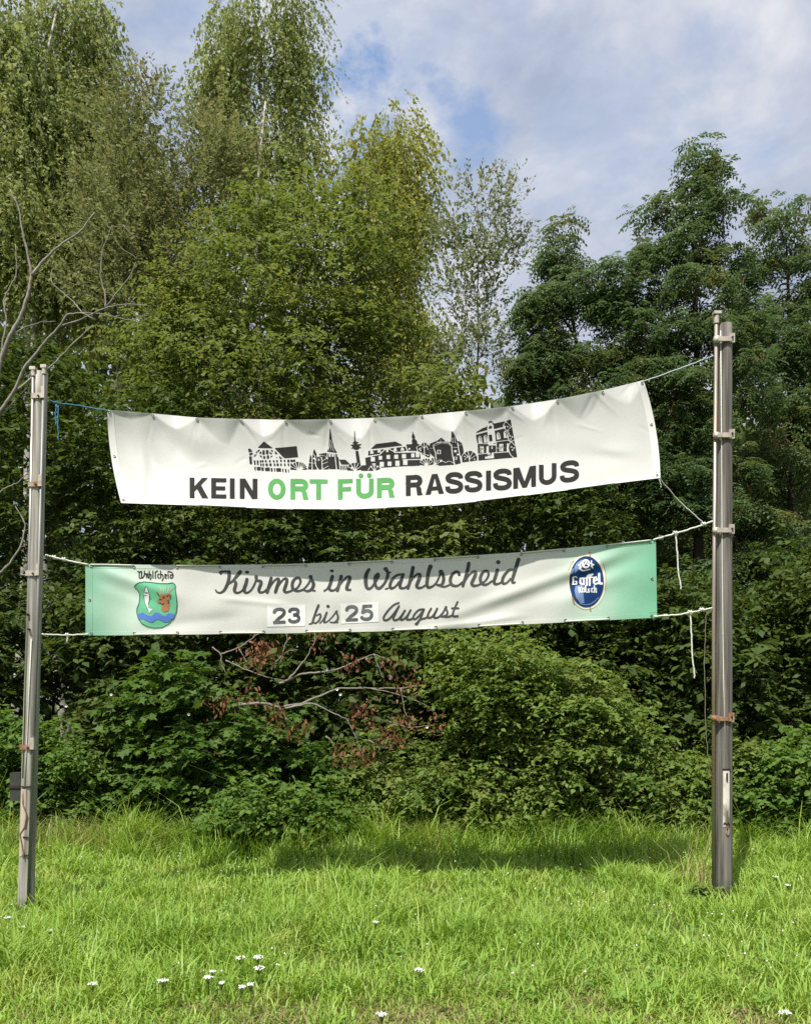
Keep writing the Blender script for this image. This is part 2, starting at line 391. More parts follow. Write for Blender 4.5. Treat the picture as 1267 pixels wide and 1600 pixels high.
def tree(name, label, cat, mat, bark, base, lobes, kind, n_clump, twigs, leaves, lsize, group=None,
         seed=0, shape='diamond', trunk_r=0.12, rc=0.5, depth_f=0.9, n_prim=14, lean=0.0, stems=1, twig_len=0.5,
         shell=0.55, top=None, front=0.0, extra=None, twig_r=0.0, lratio=0.6):
    """base (x px, Y); lobes [(px, py, rx, ry, dY)] give the crown outline; kind: 'droop','flat','pinnate','upright'"""
    r = np.random.default_rng(seed)
    bx_, Y = base; b0 = np.array([gx(bx_, Y), Y, 0.0])
    s = Y / F
    # clumps
    area = np.array([l[2] * l[3] for l in lobes], float); area /= area.sum()
    cl = []; outd = []
    for l, a in zip(lobes, area):
        m = max(2, int(round(n_clump * a)))
        d = unit(r.normal(0, 1, (m, 3)))
        rad = r.random(m) ** shell
        yl = Y + (l[4] if len(l) > 4 else 0.0)
        c0 = W(l[0], l[1], yl); sc = yl / F
        R = np.array([l[2] * sc, l[2] * sc * depth_f, l[3] * sc])
        cl.append(c0 + d * rad[:, None] * R * 0.92); outd.append(d)
    cl = np.concatenate(cl); outd = np.concatenate(outd)
    ok = cl[:, 2] > min(0.12, rc * 0.3)
    cl, outd = cl[ok], outd[ok]
    zt = cl[:, 2].max() if top is None else EYE + (HY - top) / F * Y
    cz = cl[np.argsort(cl[:, 2])[-max(3, len(cl) // 12):]].mean(0)
    # trunk(s)
    mbt = MB(); paths = []
    for k in range(stems):
        p0 = b0 + np.array([r.normal(0, 0.18), r.normal(0, 0.18), -0.1]) * (stems > 1) + np.array([0, 0, -0.05])
        p2 = np.array([cz[0], cz[1] - front, zt * 0.93])
        if stems > 1: p2 = cl[r.integers(len(cl))] * np.array([1, 1, 0.95])
        p1 = p0 * 0.5 + p2 * 0.5 + np.array([r.normal(0, 0.04), r.normal(0, 0.03), 0.02]) * zt * (1.0 + 1.5 * (stems > 1))
        P = bez(p0, p1, p2, 16); P += r.normal(0, 0.012 + 0.02 * (stems > 1), P.shape) * np.linspace(0, 1, 16)[:, None]
        if front: P[:, 0] += 0.10 * np.sin(np.linspace(0, 1, 16) * 13 + seed) * np.linspace(0, 1, 16)
        R_ = np.linspace(1, 0.12, 16) ** 0.9 * trunk_r / math.sqrt(stems)
        R_[0] *= 1.35
        mbt.tube(P, R_, 8); paths.append((P, R_))
    # primary limbs, then a twig-branch from the nearest limb to every clump
    nodes = np.concatenate([p for p, _ in paths]); nr = np.concatenate([q for _, q in paths])
    nodes_ok = nodes[:, 2] > 0.12 * zt
    NP, NR = nodes[nodes_ok], nr[nodes_ok]
    mbb = MB()
    prim = r.choice(len(cl), min(n_prim, len(cl)), replace=False)
    order = list(prim) + [i for i in range(len(cl)) if i not in set(prim.tolist())]
    for oi, i in enumerate(order):
        c = cl[i]
        dv = NP - c; dist = np.linalg.norm(dv * np.array([1, 1, 0.6]), axis=1) + np.where(NP[:, 2] > c[2] - 0.05, 2.0, 0.0)
        if oi < len(prim): dist = dist + np.where(NP[:, 2] > c[2] - 0.5 * np.linalg.norm(dv[:, :2], axis=1), 1.5, 0)
        j = int(np.argmin(dist)); a = NP[j]
        ln = np.linalg.norm(c - a)
        n = 6 if oi < len(prim) else 4
        midp = (a + c) / 2 + np.array([r.normal(0, .07), r.normal(0, .07), 0.14 if kind != 'droop' else 0.2]) * ln
        P = bez(a, midp, c, n)
        ra = min(NR[j] * 0.6, 0.012 + 0.011 * ln if oi < len(prim) else 0.007 + 0.005 * ln)
        mbb.tube(P, np.linspace(ra, max(0.35 * ra, 0.0035), n), 5 if oi < len(prim) else 3, cap=False)
        if oi < len(prim):
            NP = np.concatenate([NP, P[1:]]); NR = np.concatenate([NR, np.linspace(ra, ra * .35, n)[1:]])
    # twigs
    nt_ = len(cl) * twigs
    ci = np.repeat(np.arange(len(cl)), twigs)
    crown_axis = np.array([cl[:, 0].mean(), cl[:, 1].mean()])
    out = cl[ci].copy(); out[:, :2] -= crown_axis; out[:, 2] = 0; out = unit(out)
    rc_i = rc * r.uniform(0.6, 1.35, len(cl))[ci]
    off = unit(r.normal(0, 1, (nt_, 3))) * (r.random(nt_) ** 0.5 * rc_i)[:, None]
    if kind in ('flat', 'pinnate'): off[:, 2] *= 0.55
    org = cl[ci] + off * 0.75
    tl = twig_len * r.uniform(0.55, 1.3, nt_)
    if kind == 'droop':
        d0 = unit(unit(off) * 0.55 + out * 0.25 + r.normal(0, .25, (nt_, 3)) + np.array([0, 0, -1.0]))
        bend = np.array([0, 0, -0.35])
    elif kind == 'upright':
        d0 = unit(unit(off) * 0.8 + out * 0.2 + np.array([0, 0, 0.75]) + r.normal(0, .3, (nt_, 3))); bend = np.array([0, 0, -0.1])
    elif kind == 'pinnate':
        d0 = unit(unit(off) * np.array([1, 1, .5]) + out * 0.4 + np.array([0, 0, 0.25]) + r.normal(0, .3, (nt_, 3))); bend = np.array([0, 0, -0.5])
    else:
        d0 = unit(unit(off) * np.array([1, 1, .6]) + out * 0.3 + np.array([0, 0, 0.08]) + r.normal(0, .3, (nt_, 3))); bend = np.array([0, 0, -0.3])
    # leaves along the twigs
    li = np.repeat(np.arange(nt_), leaves); m = len(li)
    tt = (np.tile(np.arange(leaves), nt_) + r.uniform(0, 1, m)) / leaves
    pos = org[li] + d0[li] * (tl[li] * tt)[:, None] + bend * (tl[li] * tt * tt)[:, None]
    tang = unit(d0[li] + 2 * bend * tt[:, None])
    alt = np.where(np.tile(np.arange(leaves), nt_) % 2 == 0, 1.0, -1.0)[:, None]
    sv = unit(np.cross(tang, np.array([0, 0, 1.0])) + r.normal(0, .25, (m, 3)))
    if kind == 'pinnate':
        # each 'leaf' is a compound leaf: an arching stalk with leaflet pairs
        ax = unit(sv * alt * 0.9 + tang * 0.5 + r.normal(0, .2, (m, 3)) + np.array([0, 0, 0.15]))
        npair = 5
        cl_len = lsize * r.uniform(0.75, 1.2, m)
        nrm = unit(np.array([0, 0, 1.0]) + r.normal(0, .3, (m, 3)))
        pv = []; pa = []; pn = []; pl = []
        sd = unit(np.cross(ax, nrm)); droop = np.array([0, 0, -0.55])
        for q in range(npair):
            f = 0.18 + 0.75 * q / (npair - 1)
            p = pos + ax * (cl_len * f)[:, None] + droop * (cl_len * f * f)[:, None]
            tg = unit(ax + 2 * droop * f)
            for sgn in (-1, 1):
                pv.append(p); pa.append(unit(sd * sgn + tg * 0.35 + np.array([0, 0, -0.25]) + r.normal(0, .12, (m, 3)))); pn.append(unit(nrm + r.normal(0, .15, (m, 3))))
                pl.append(cl_len * 0.27 * (1 - 0.35 * abs(f - 0.5)) * r.uniform(.85, 1.15, m))
        pos = np.concatenate(pv); axis = np.concatenate(pa); nrm = np.concatenate(pn); Ls = np.concatenate(pl); Ws = Ls * 0.48
    else:
        if kind == 'droop':
            axis = unit(tang * 0.6 + sv * alt * 0.7 + np.array([0, 0, -0.5]) + r.normal(0, .35, (m, 3)))
            nrm = unit(r.normal(0, 1, (m, 3)) + np.array([0, -0.4, 0.5]))
        elif kind == 'upright':
            axis = unit(tang * 0.8 + sv * alt * 0.7 + r.normal(0, .3, (m, 3)))
            nrm = unit(r.normal(0, .7, (m, 3)) + np.array([0, -0.2, 0.8]))
        else:
            axis = unit(tang * 0.45 + sv * alt * 0.9 + np.array([0, 0, -0.25]) + r.normal(0, .22, (m, 3)))
            nrm = unit(np.array([0, -0.25, 1.0]) + r.normal(0, .38, (m, 3)))
        Ls = lsize * (0.42 + 0.95 * r.random(m) ** 1.2) * r.uniform(0.8, 1.2, len(cl))[ci][li]; Ws = Ls * lratio * r.uniform(0.8, 1.15, m)
    keep = pos[:, 2] > 0.03
    V, Fc, k = leaf_verts(pos[keep], axis[keep], nrm[keep], Ls[keep], Ws[keep], shape)
    root = thing(name, label, cat, (b0[0], b0[1], 0), group)
    mbt.build('trunk' if stems == 1 else 'stems', bark, root, True)
    if twig_r:
        for i in range(0, nt_, 1):
            mbb.tube(np.stack([org[i], org[i] + d0[i] * tl[i] * .5 + bend * tl[i] * .25, org[i] + d0[i] * tl[i] + bend * tl[i]]), [twig_r, twig_r * .7, twig_r * .4], 3, cap=False)
    if mbb.n: tag(mbb.build('branches', bark if bark is not M_BIRCH else M_BARK_DK, root, True), kind='stuff')
    crown = obj('crown' if cat == 'tree' else 'foliage', arr_mesh('crown', V, Fc, k), mat, root)
    if extra is not None:
        e_name, e_mat, frac, esz = extra
        sel = r.choice(len(cl), max(1, int(len(cl) * frac)), replace=False)
        nn_ = 26
        p = np.repeat(cl[sel], nn_, 0) + r.normal(0, rc * 0.45, (len(sel) * nn_, 3))
        ax = unit(np.array([0, 0, -1.0]) + r.normal(0, .35, p.shape)); nm = unit(r.normal(0, 1, p.shape))
        L_ = esz * r.uniform(.6, 1.2, len(p))
        V, Fc, k = leaf_verts(p, ax, nm, L_, L_ * 0.2, 'diamond')
        o = obj(e_name, arr_mesh(e_name, V, Fc, k), e_mat, root); tag(o, kind='stuff')
    rebase(root)
    return root
M_LF_BIRCH = leaf_mat('birch_leaves', (0.16, 0.21, 0.055), (0.335, 0.38, 0.15), (0.38, 0.37, 0.10), 0.45, 0.5)
M_LF_BIRCH_Y = leaf_mat('birch_leaves_yellowing', (0.19, 0.23, 0.045), (0.38, 0.40, 0.11), (0.46, 0.42, 0.10), 0.45, 0.5, 0.4)
M_LF_SALLOW = leaf_mat('sallow_leaves', (0.135, 0.165, 0.055), (0.28, 0.31, 0.14), (0.24, 0.16, 0.075), 0.4, 0.6, 0.4)
M_LF_HAZEL = leaf_mat('hornbeam_leaves', (0.098, 0.148, 0.034), (0.20, 0.25, 0.075), (0.26, 0.24, 0.07), 0.42, 0.5, 0.35)
M_LF_ASPEN = leaf_mat('grey_willow_leaves', (0.12, 0.16, 0.06), (0.28, 0.31, 0.17), (0.23, 0.24, 0.08), 0.42, 0.6)
M_LF_ROBINIA = leaf_mat('locust_leaves', (0.065, 0.12, 0.045), (0.15, 0.22, 0.098), (0.22, 0.20, 0.06), 0.38, 0.45, 0.6)
M_LF_PODS = leaf_mat('locust_pods', (0.10, 0.06, 0.025), (0.19, 0.12, 0.055), (0.15, 0.12, 0.05), 0.15, 1.0)
M_LF_MAPLE = leaf_mat('maple_leaves', (0.052, 0.11, 0.02), (0.115, 0.20, 0.04), (0.17, 0.22, 0.04), 0.38, 0.9)
M_LF_HOP = leaf_mat('climber_leaves', (0.09, 0.16, 0.03), (0.225, 0.31, 0.075), (0.28, 0.23, 0.075), 0.43, 1.1, 0.4)
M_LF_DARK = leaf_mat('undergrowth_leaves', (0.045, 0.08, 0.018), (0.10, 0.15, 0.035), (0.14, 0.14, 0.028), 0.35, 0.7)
M_LF_BRAMBLE = leaf_mat('bramble_leaves', (0.07, 0.14, 0.025), (0.155, 0.255, 0.055), (0.21, 0.27, 0.055), 0.4, 0.9)
M_HERB = leaf_mat('meadow_herb_leaves', (0.11, 0.23, 0.035), (0.24, 0.38, 0.075), (0.30, 0.38, 0.09), 0.35, 1.5)
Vh, Fh, kh = leaf_verts(HERB[0], HERB[1], HERB[2], HERB[3], HERB[3] * 0.6, 'ovate')
tag(obj('meadow_herbs', arr_mesh('meadow_herbs', Vh, Fh, kh), M_HERB), 'broad leaved clover, plantain and dock low in the meadow grass', 'herbs', kind='stuff')
M_LF_BROWN = leaf_mat('withered_leaves', (0.15, 0.06, 0.03), (0.27, 0.13, 0.07), (0.20, 0.12, 0.05), 0.2, 2.0)
# ------------------------------------------------------------------ the wood
tree('birch_tree', 'tall weeping birch cut by the left edge, beside the wood', 'tree', M_LF_BIRCH, M_BIRCH, (15, 18.5),
     [(20, 60, 75, 110), (60, 200, 110, 130), (-40, 260, 120, 200), (70, 380, 110, 130)], 'droop', 125, 26, 20, 0.115, 'birches in the wood', 11, trunk_r=0.15, rc=0.75, twig_len=1.05)
tree('birch_tree', 'tall leaning weeping birch with a broad crown left of the dip in the treetops', 'tree', M_LF_BIRCH, M_BIRCH, (120, 19.5),
     [(125, 15, 42, 70), (135, 130, 50, 100), (170, 270, 80, 130), (120, 380, 90, 110)], 'droop', 112, 25, 20, 0.115, 'birches in the wood', 12, trunk_r=0.15, front=1.0, rc=0.75, twig_len=1.1)
tree('birch_tree', 'slender tall weeping birch with a pale trunk showing high in its crown', 'tree', M_LF_BIRCH, M_BIRCH, (425, 20.0),
     [(365, 40, 55, 70), (445, 40, 42, 80), (350, 130, 45, 85), (450, 130, 38, 110), (390, 230, 60, 90), (460, 250, 35, 80), (420, 340, 85, 100)], 'droop', 105, 24, 19, 0.105, 'birches in the wood', 13, trunk_r=0.15, front=0.95, top=120, rc=0.62, twig_len=1.0, shell=0.6)
tree('birch_tree', 'yellowing weeping birch with curtain twigs beside the sky gap', 'tree', M_LF_BIRCH_Y, M_BIRCH, (600, 19.0),
     [(625, 200, 42, 32), (590, 250, 50, 50), (635, 290, 40, 90), (600, 380, 60, 110), (625, 500, 48, 130)], 'droop', 95, 23, 20, 0.10, 'birches in the wood', 14, trunk_r=0.12, rc=0.6, twig_len=1.15)
tree('willow_tree', 'greyish thin leaved willow with many dark upright stems', 'tree', M_LF_SALLOW, M_BARK_DK, (290, 16.5),
     [(245, 165, 30, 30), (205, 215, 55, 70), (310, 235, 45, 40), (250, 320, 110, 90), (340, 270, 50, 90), (200, 400, 110, 120)], 'upright', 165, 16, 14, 0.10, None, 15, trunk_r=0.14, rc=0.6, n_prim=30, stems=5, twig_len=0.6, lratio=0.42)
tree('hornbeam_tree', 'broad bushy mid green hornbeam behind the middle of the banners', 'tree', M_LF_HAZEL, M_BARK, (430, 14.0),
     [(470, 310, 60, 50), (540, 330, 60, 55), (410, 370, 70, 60), (330, 430, 80, 70), (250, 520, 80, 70), (550, 430, 100, 110), (440, 480, 170, 110), (310, 570, 140, 100), (560, 560, 100, 120), (430, 650, 210, 110), (400, 800, 220, 110)], 'flat', 270, 23, 11, 0.094, None, 16, trunk_r=0.17, rc=0.55, n_prim=30, twig_len=0.5, shell=0.45)
tree('grey_willow_tree', 'thin airy small leaved tree with sky showing through its crown', 'tree', M_LF_ASPEN, M_BARK, (745, 15.5),
     [(765, 320, 55, 38), (715, 365, 48, 45), (790, 390, 42, 55), (740, 450, 70, 60), (760, 540, 75, 60), (700, 590, 55, 60)], 'upright', 95, 10, 11, 0.085, None, 17, trunk_r=0.09, rc=0.42, n_prim=26, stems=3, twig_len=0.45, shell=0.6, lratio=0.5)
tree('locust_tree', 'dark pinnate leaved locust tree next to the airy small leaved tree', 'tree', M_LF_ROBINIA, M_BARK_DK, (900, 14.5),
     [(885, 362, 22, 16), (868, 400, 34, 22), (835, 480, 30, 40), (840, 560, 45, 45), (905, 425, 38, 30), (860, 470, 45, 32), (930, 470, 36, 36), (885, 540, 70, 40), (950, 560, 60, 40), (850, 600, 55, 40), (930, 640, 95, 45), (920, 760, 140, 100)], 'pinnate', 190, 8, 5, 0.31, 'locust trees in the wood', 18, trunk_r=0.13, rc=0.27, n_prim=30, twig_len=0.22, shell=0.5, extra=('seed_pods', M_LF_PODS, 0.25, 0.16))
tree('locust_tree', 'tallest dark locust tree with a pointed leader above the thick pole', 'tree', M_LF_ROBINIA, M_BARK_DK, (1080, 14.0),
     [(1092, 232, 5, 26), (1080, 268, 20, 14), (1116, 272, 24, 12), (1088, 298, 34, 14), (965, 425, 34, 22), (975, 480, 60, 36), (1035, 326, 34, 16), (1075, 345, 36, 20), (1118, 335, 34, 24), (1050, 388, 60, 22), (1005, 405, 32, 16), (1115, 395, 48, 28), (1000, 450, 46, 26), (1080, 460, 80, 30), (1050, 530, 100, 38), (1140, 520, 60, 36), (1090, 610, 120, 60), (1060, 740, 110, 100), (1130, 890, 120, 130)], 'pinnate', 270, 8, 5, 0.31, 'locust trees in the wood', 19, trunk_r=0.14, rc=0.25, n_prim=40, twig_len=0.2, shell=0.5, extra=('seed_pods', M_LF_PODS, 0.25, 0.16))
tree('locust_tree', 'dark locust tree cut by the right edge, with an arching bare limb', 'tree', M_LF_ROBINIA, M_BARK_DK, (1235, 14.8),
     [(1165, 425, 30, 24), (1170, 490, 50, 36), (1205, 322, 7, 16), (1252, 332, 24, 20), (1215, 362, 34, 20), (1255, 395, 40, 30), (1205, 400, 26, 26), (1250, 460, 45, 40), (1210, 540, 60, 50), (1265, 560, 60, 60), (1240, 700, 100, 100), (1230, 890, 110, 130)], 'pinnate', 190, 8, 5, 0.31, 'locust trees in the wood', 20, trunk_r=0.13, rc=0.27, n_prim=30, twig_len=0.22, shell=0.5, extra=('seed_pods', M_LF_PODS, 0.2, 0.16))
# undergrowth that closes the wood behind the banners
und = [
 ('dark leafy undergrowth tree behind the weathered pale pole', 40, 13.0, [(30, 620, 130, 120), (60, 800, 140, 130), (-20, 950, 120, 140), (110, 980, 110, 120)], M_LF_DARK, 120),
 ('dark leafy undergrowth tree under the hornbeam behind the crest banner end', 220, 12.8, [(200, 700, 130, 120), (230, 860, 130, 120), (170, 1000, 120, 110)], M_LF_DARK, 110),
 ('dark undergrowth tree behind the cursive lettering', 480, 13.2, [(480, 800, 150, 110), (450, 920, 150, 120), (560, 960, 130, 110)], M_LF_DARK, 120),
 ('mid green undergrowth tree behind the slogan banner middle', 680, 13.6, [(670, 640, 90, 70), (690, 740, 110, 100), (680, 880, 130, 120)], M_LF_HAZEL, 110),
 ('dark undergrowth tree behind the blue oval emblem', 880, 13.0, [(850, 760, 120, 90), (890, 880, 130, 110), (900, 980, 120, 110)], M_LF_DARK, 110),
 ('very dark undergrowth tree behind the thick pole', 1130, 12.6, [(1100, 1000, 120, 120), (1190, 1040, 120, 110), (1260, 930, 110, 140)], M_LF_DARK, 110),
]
for q, (lab, bx_, Yd, lob, mt, nc) in enumerate(und):
    tree('undergrowth_tree', lab, 'tree', mt, M_BARK_DK, (bx_, Yd), lob, 'flat', nc, 14, 10, 0.115, 'undergrowth in the wood', 30 + q, trunk_r=0.07, rc=0.5, n_prim=14, stems=3, twig_len=0.45, shell=0.5)
# more trunks and crowns deep in the wood
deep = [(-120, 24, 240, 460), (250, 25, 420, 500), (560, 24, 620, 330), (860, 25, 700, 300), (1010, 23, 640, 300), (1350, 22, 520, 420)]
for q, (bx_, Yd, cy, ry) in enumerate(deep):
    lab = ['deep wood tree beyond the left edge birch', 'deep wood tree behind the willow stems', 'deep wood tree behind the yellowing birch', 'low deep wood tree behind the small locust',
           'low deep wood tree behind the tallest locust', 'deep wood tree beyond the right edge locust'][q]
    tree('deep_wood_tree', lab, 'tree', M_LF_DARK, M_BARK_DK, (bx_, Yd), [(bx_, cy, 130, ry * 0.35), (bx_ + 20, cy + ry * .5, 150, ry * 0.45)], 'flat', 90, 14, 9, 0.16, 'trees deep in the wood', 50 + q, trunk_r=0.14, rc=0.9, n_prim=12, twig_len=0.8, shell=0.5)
# bushes along the meadow
bush = [
 ('low leafy bush beside the weathered pale pole at the left', 60, 10.4, [(20, 1190, 90, 90), (90, 1230, 90, 80), (-40, 1240, 90, 80)], M_LF_BRAMBLE, 'diamond', 0.09, 110, 0.65),
 ('dark maple bush with palmate leaves left of the withered branch', 300, 10.6, [(250, 1090, 80, 75), (330, 1130, 140, 90), (430, 1150, 110, 70), (220, 1200, 110, 90), (350, 1230, 130, 90), (470, 1210, 100, 80)], M_LF_MAPLE, 'palmate', 0.125, 92, 0.9),
 ('low bramble bush sticking out onto the grass', 430, 9.75, [(420, 1265, 110, 60), (360, 1300, 60, 35), (500, 1280, 70, 50)], M_LF_BRAMBLE, 'ovate', 0.08, 80, 0.65),
 ('light green climber covered bush below the date', 640, 10.3, [(620, 1230, 110, 90), (560, 1270, 80, 55), (690, 1250, 90, 70)], M_LF_HOP, 'diamond', 0.08, 130, 0.6),
 ('tall rounded climber covered bush below the blue oval emblem', 860, 10.5, [(760, 1060, 110, 90), (860, 1080, 110, 80), (820, 1170, 150, 100), (940, 1150, 110, 90), (1000, 1230, 110, 80), (780, 1260, 130, 60), (910, 1270, 130, 60)], M_LF_HOP, 'diamond', 0.082, 400, 0.6),
 ('bright broad leaved bush right of the thick pole', 1220, 10.2, [(1230, 1220, 75, 70), (1290, 1210, 80, 90), (1170, 1270, 60, 50), (1240, 1290, 90, 40)], M_LF_BRAMBLE, 'ovate', 0.09, 90, 0.75),
 ('low bush filling the gap behind the thick pole', 1090, 10.8, [(1090, 1240, 90, 80), (1150, 1220, 80, 80)], M_LF_HOP, 'diamond', 0.08, 110, 0.6),
]
for q, (lab, bx_, Yd, lob, mt, shp, ls, nc, lr) in enumerate(bush):
    tree('bush', lab, 'bush', mt, M_BARK, (bx_, Yd), lob, 'flat', nc, 18, 9, ls, 'bushes along the meadow edge', 70 + q, shape=shp, trunk_r=0.045, rc=0.3, n_prim=16, stems=7, twig_len=0.3, shell=0.42, lratio=lr, depth_f=0.75)

# low shrubs that fill the foot of the wood
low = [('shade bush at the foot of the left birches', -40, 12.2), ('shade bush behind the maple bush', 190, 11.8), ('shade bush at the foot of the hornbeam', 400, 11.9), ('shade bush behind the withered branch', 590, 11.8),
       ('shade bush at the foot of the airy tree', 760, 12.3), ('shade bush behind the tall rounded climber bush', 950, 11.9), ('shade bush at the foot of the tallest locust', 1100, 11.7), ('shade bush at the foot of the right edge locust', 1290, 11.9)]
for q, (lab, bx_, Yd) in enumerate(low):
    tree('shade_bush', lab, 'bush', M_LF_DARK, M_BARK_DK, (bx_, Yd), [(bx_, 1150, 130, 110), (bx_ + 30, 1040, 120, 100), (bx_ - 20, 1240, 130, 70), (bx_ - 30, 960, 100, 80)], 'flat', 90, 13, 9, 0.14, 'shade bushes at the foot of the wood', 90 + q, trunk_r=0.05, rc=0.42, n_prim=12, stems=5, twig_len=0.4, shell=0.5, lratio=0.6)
# the wood goes on: one closed mass of foliage far behind
rw = np.random.default_rng(77)
nw = 62000
wx = rw.uniform(-34, 34, nw); wy = rw.uniform(26, 36, nw)
wtop = 12.5 + 2.5 * vnoise(wx, wy * 0, 5.0, 21) + 4.5 * np.clip(-(wx + 2) / 6, 0, 1)
wz = wtop * rw.random(nw)
cx_ = vnoise(wx, wz + wy, 1.1, 22)
kk = rw.random(nw) < 0.25 + 1.1 * cx_
wp = np.stack([wx, wy, wz], -1)[kk]
wa = unit(rw.normal(0, 1, wp.shape) + np.array([0, 0, -.4])); wnm = unit(np.array([0, -1.0, .7]) + rw.normal(0, .6, wp.shape))
wl_ = rw.uniform(.45, .85, len(wp))
Vw, Fw, kw = leaf_verts(wp, wa, wnm, wl_, wl_ * .7, 'diamond')
fw = obj('far_wood', arr_mesh('far_wood', Vw, Fw, kw), M_LF_DARK)
tag(fw, 'dense dark wood closing the view far behind the trees', 'wood', kind='stuff')
# ------------------------------------------------------------------ banner poles
M_WOOD_DK = noise_mat('weathered_dark_pole', (0.06, 0.055, 0.047), (0.175, 0.162, 0.142), 34, (1, 1, 0.035), 0.75, 0.7, c3=(0.27, 0.26, 0.24), c3_amt=0.55, spec=0.35, lo=0.38, hi=0.6)
M_WOOD_LT = noise_mat('weathered_pale_pole', (0.21, 0.195, 0.168), (0.46, 0.435, 0.39), 36, (1, 1, 0.03), 0.85, 0.8, c3=(0.13, 0.118, 0.098), c3_amt=0.75, lo=0.38, hi=0.6)
M_GALV = noise_mat('galvanised_pipe', (0.36, 0.34, 0.31), (0.52, 0.48, 0.43), 6, (1, 1, 0.2), 0.42, 0.0, 0.7, c3=(0.40, 0.24, 0.13), c3_amt=0.6)
M_GALV_G = noise_mat('greenish_pipe', (0.16, 0.17, 0.16), (0.28, 0.28, 0.26), 6, (1, 1, 0.2), 0.5, 0.0, 0.5)
M_RUST = noise_mat('rusty_steel', (0.22, 0.09, 0.04), (0.38, 0.22, 0.13), 30, (1, 1, 1), 0.8, 0.3, 0.3, c3=(0.48, 0.44, 0.38), c3_amt=0.9)
M_BRK = noise_mat('pale_bracket', (0.42, 0.38, 0.33), (0.58, 0.53, 0.46), 20, (1, 1, 1), 0.6, 0.2, 0.4, c3=(0.28, 0.15, 0.08), c3_amt=0.5)
M_PLATE = noise_mat('peeling_white_paint', (0.60, 0.57, 0.50), (0.70, 0.67, 0.60), 25, (1, 1, 0.4), 0.7, 0.3, c3=(0.10, 0.08, 0.06), c3_amt=0.95)
M_IRON = noise_mat('dark_iron', (0.03, 0.025, 0.02), (0.07, 0.05, 0.04), 20, rough=0.7, metal=0.5)
M_BOX = noise_mat('dark_green_box', (0.022, 0.026, 0.02), (0.05, 0.055, 0.045), 9, rough=0.7)
M_ROPE_W = noise_mat('white_rope', (0.62, 0.61, 0.55), (0.75, 0.74, 0.70), 60, rough=0.8)
M_ROPE_B = noise_mat('blue_rope', (0.03, 0.14, 0.24), (0.06, 0.22, 0.36), 60, rough=0.7)
M_ROPE_P = noise_mat('pale_blue_rope', (0.35, 0.45, 0.52), (0.55, 0.62, 0.68), 60, rough=0.7)

def pole_shaft(mb, p0, p1, r0, r1, sides=28, n=24, seed=0, knots=0.0):
    r = np.random.default_rng(seed)
    t = np.linspace(0, 1, n)[:, None]
    P = p0 * (1 - t) + p1 * t
    R = r0 * (1 - t[:, 0]) + r1 * t[:, 0]
    mb.tube(P, R * (1 + r.normal(0, knots, n)), sides)
def axis_at(p0, p1, z):
    t = (z - p0[2]) / (p1[2] - p0[2]); return p0 * (1 - t) + p1 * t
def zrow(py, Y): return EYE + (HY - py) / F * Y

# --- the thick dark pole with a rail pipe, brackets and a painted strip
RY = 7.03
rp0 = np.array([gx(1129, RY), RY, -0.06]); rp1 = np.array([gx(1132, RY), RY, zrow(508, RY)])
right_pole = thing('banner_pole', 'thick dark grey weathered pole with a single rail pipe held by four clamps', 'pole', (rp0[0], RY, 0))
mb = MB(); pole_shaft(mb, rp0, rp1, 0.080, 0.062, 32, 20, 1, 0.004); mb.build('shaft', M_WOOD_DK, right_pole, True)
mb = MB()
pa = np.array([gx(1111, RY), RY - 0.045, 0.0]); pb = np.array([gx(1115.5, RY), RY - 0.045, zrow(497, RY)])
mb.tube(np.stack([pa, (pa + pb) / 2 + np.array([-.012, 0, 0]), pb]), 0.0165, 12); rail = mb.build('rail_pipe', M_GALV, right_pole, True)
mb = MB(); c = pb
mb.tube(np.stack([c + np.array([0, 0, -.075]), c + np.array([0, 0, -.005])]), 0.024, 12)
mb.box(c + np.array([0.004, -0.004, 0.018]), (0.068, 0.05, 0.026)); mb.build('pulley_cap', M_BRK, right_pole)
for bi, py in enumerate((536, 685, 832, 1123)):
    z = zrow(py, RY); ax_ = axis_at(rp0, rp1, z); rx_ = pa + (pb - pa) * (z / pb[2])
    rr = 0.080 + (0.062 - 0.080) * z / rp1[2]
    mb = MB()
    mb.box(((rx_[0] + ax_[0] + 0.03) / 2, ax_[1] - rr - 0.012, z), (ax_[0] + 0.03 - rx_[0], 0.02, 0.042))
    mb.box((ax_[0] + 0.035, ax_[1] - rr - 0.006, z + 0.012), (0.05, 0.016, 0.085))
    br = mb.build('bracket', M_RUST if bi == 3 else M_BRK, right_pole)
    mb = MB(); mb.tube(np.array([[rx_[0], rx_[1] - .012, z - .028], [rx_[0], rx_[1] - .012, z + .028]]), 0.029, 10); mb.build('pipe_clamp', M_RUST if bi == 3 else M_BRK, br, True)
    mb = MB(); mb.tube(np.array([[ax_[0] + .035, ax_[1] - rr - .026, z + .012], [ax_[0] + .035, ax_[1] - rr - .012, z + .012]]), 0.011, 6); mb.build('bolt', M_IRON, br)
z0, z1 = zrow(1290, RY), zrow(1203, RY)
rr = 0.084
mb = MB(); a0, a1 = axis_at(rp0, rp1, z0), axis_at(rp0, rp1, z1)
n = 9; zz = np.linspace(z0, z1, 14); th = np.linspace(-0.42, 0.30, n)
vv = []; 
for z in zz:
    a_ = axis_at(rp0, rp1, z); r_ = 0.080 - 0.018 * z / rp1[2] + 0.0035
    for q in th: vv.append([a_[0] + r_ * math.sin(q), a_[1] - r_ * math.cos(q), z])
ff = [[i * n + j, i * n + j + 1, (i + 1) * n + j + 1, (i + 1) * n + j] for i in range(13) for j in range(n - 1)]
mb.add(vv, ff); st = mb.build('painted_strip', M_PLATE, right_pole, True); tag(st, 'peeling white painted strip with dark slots')
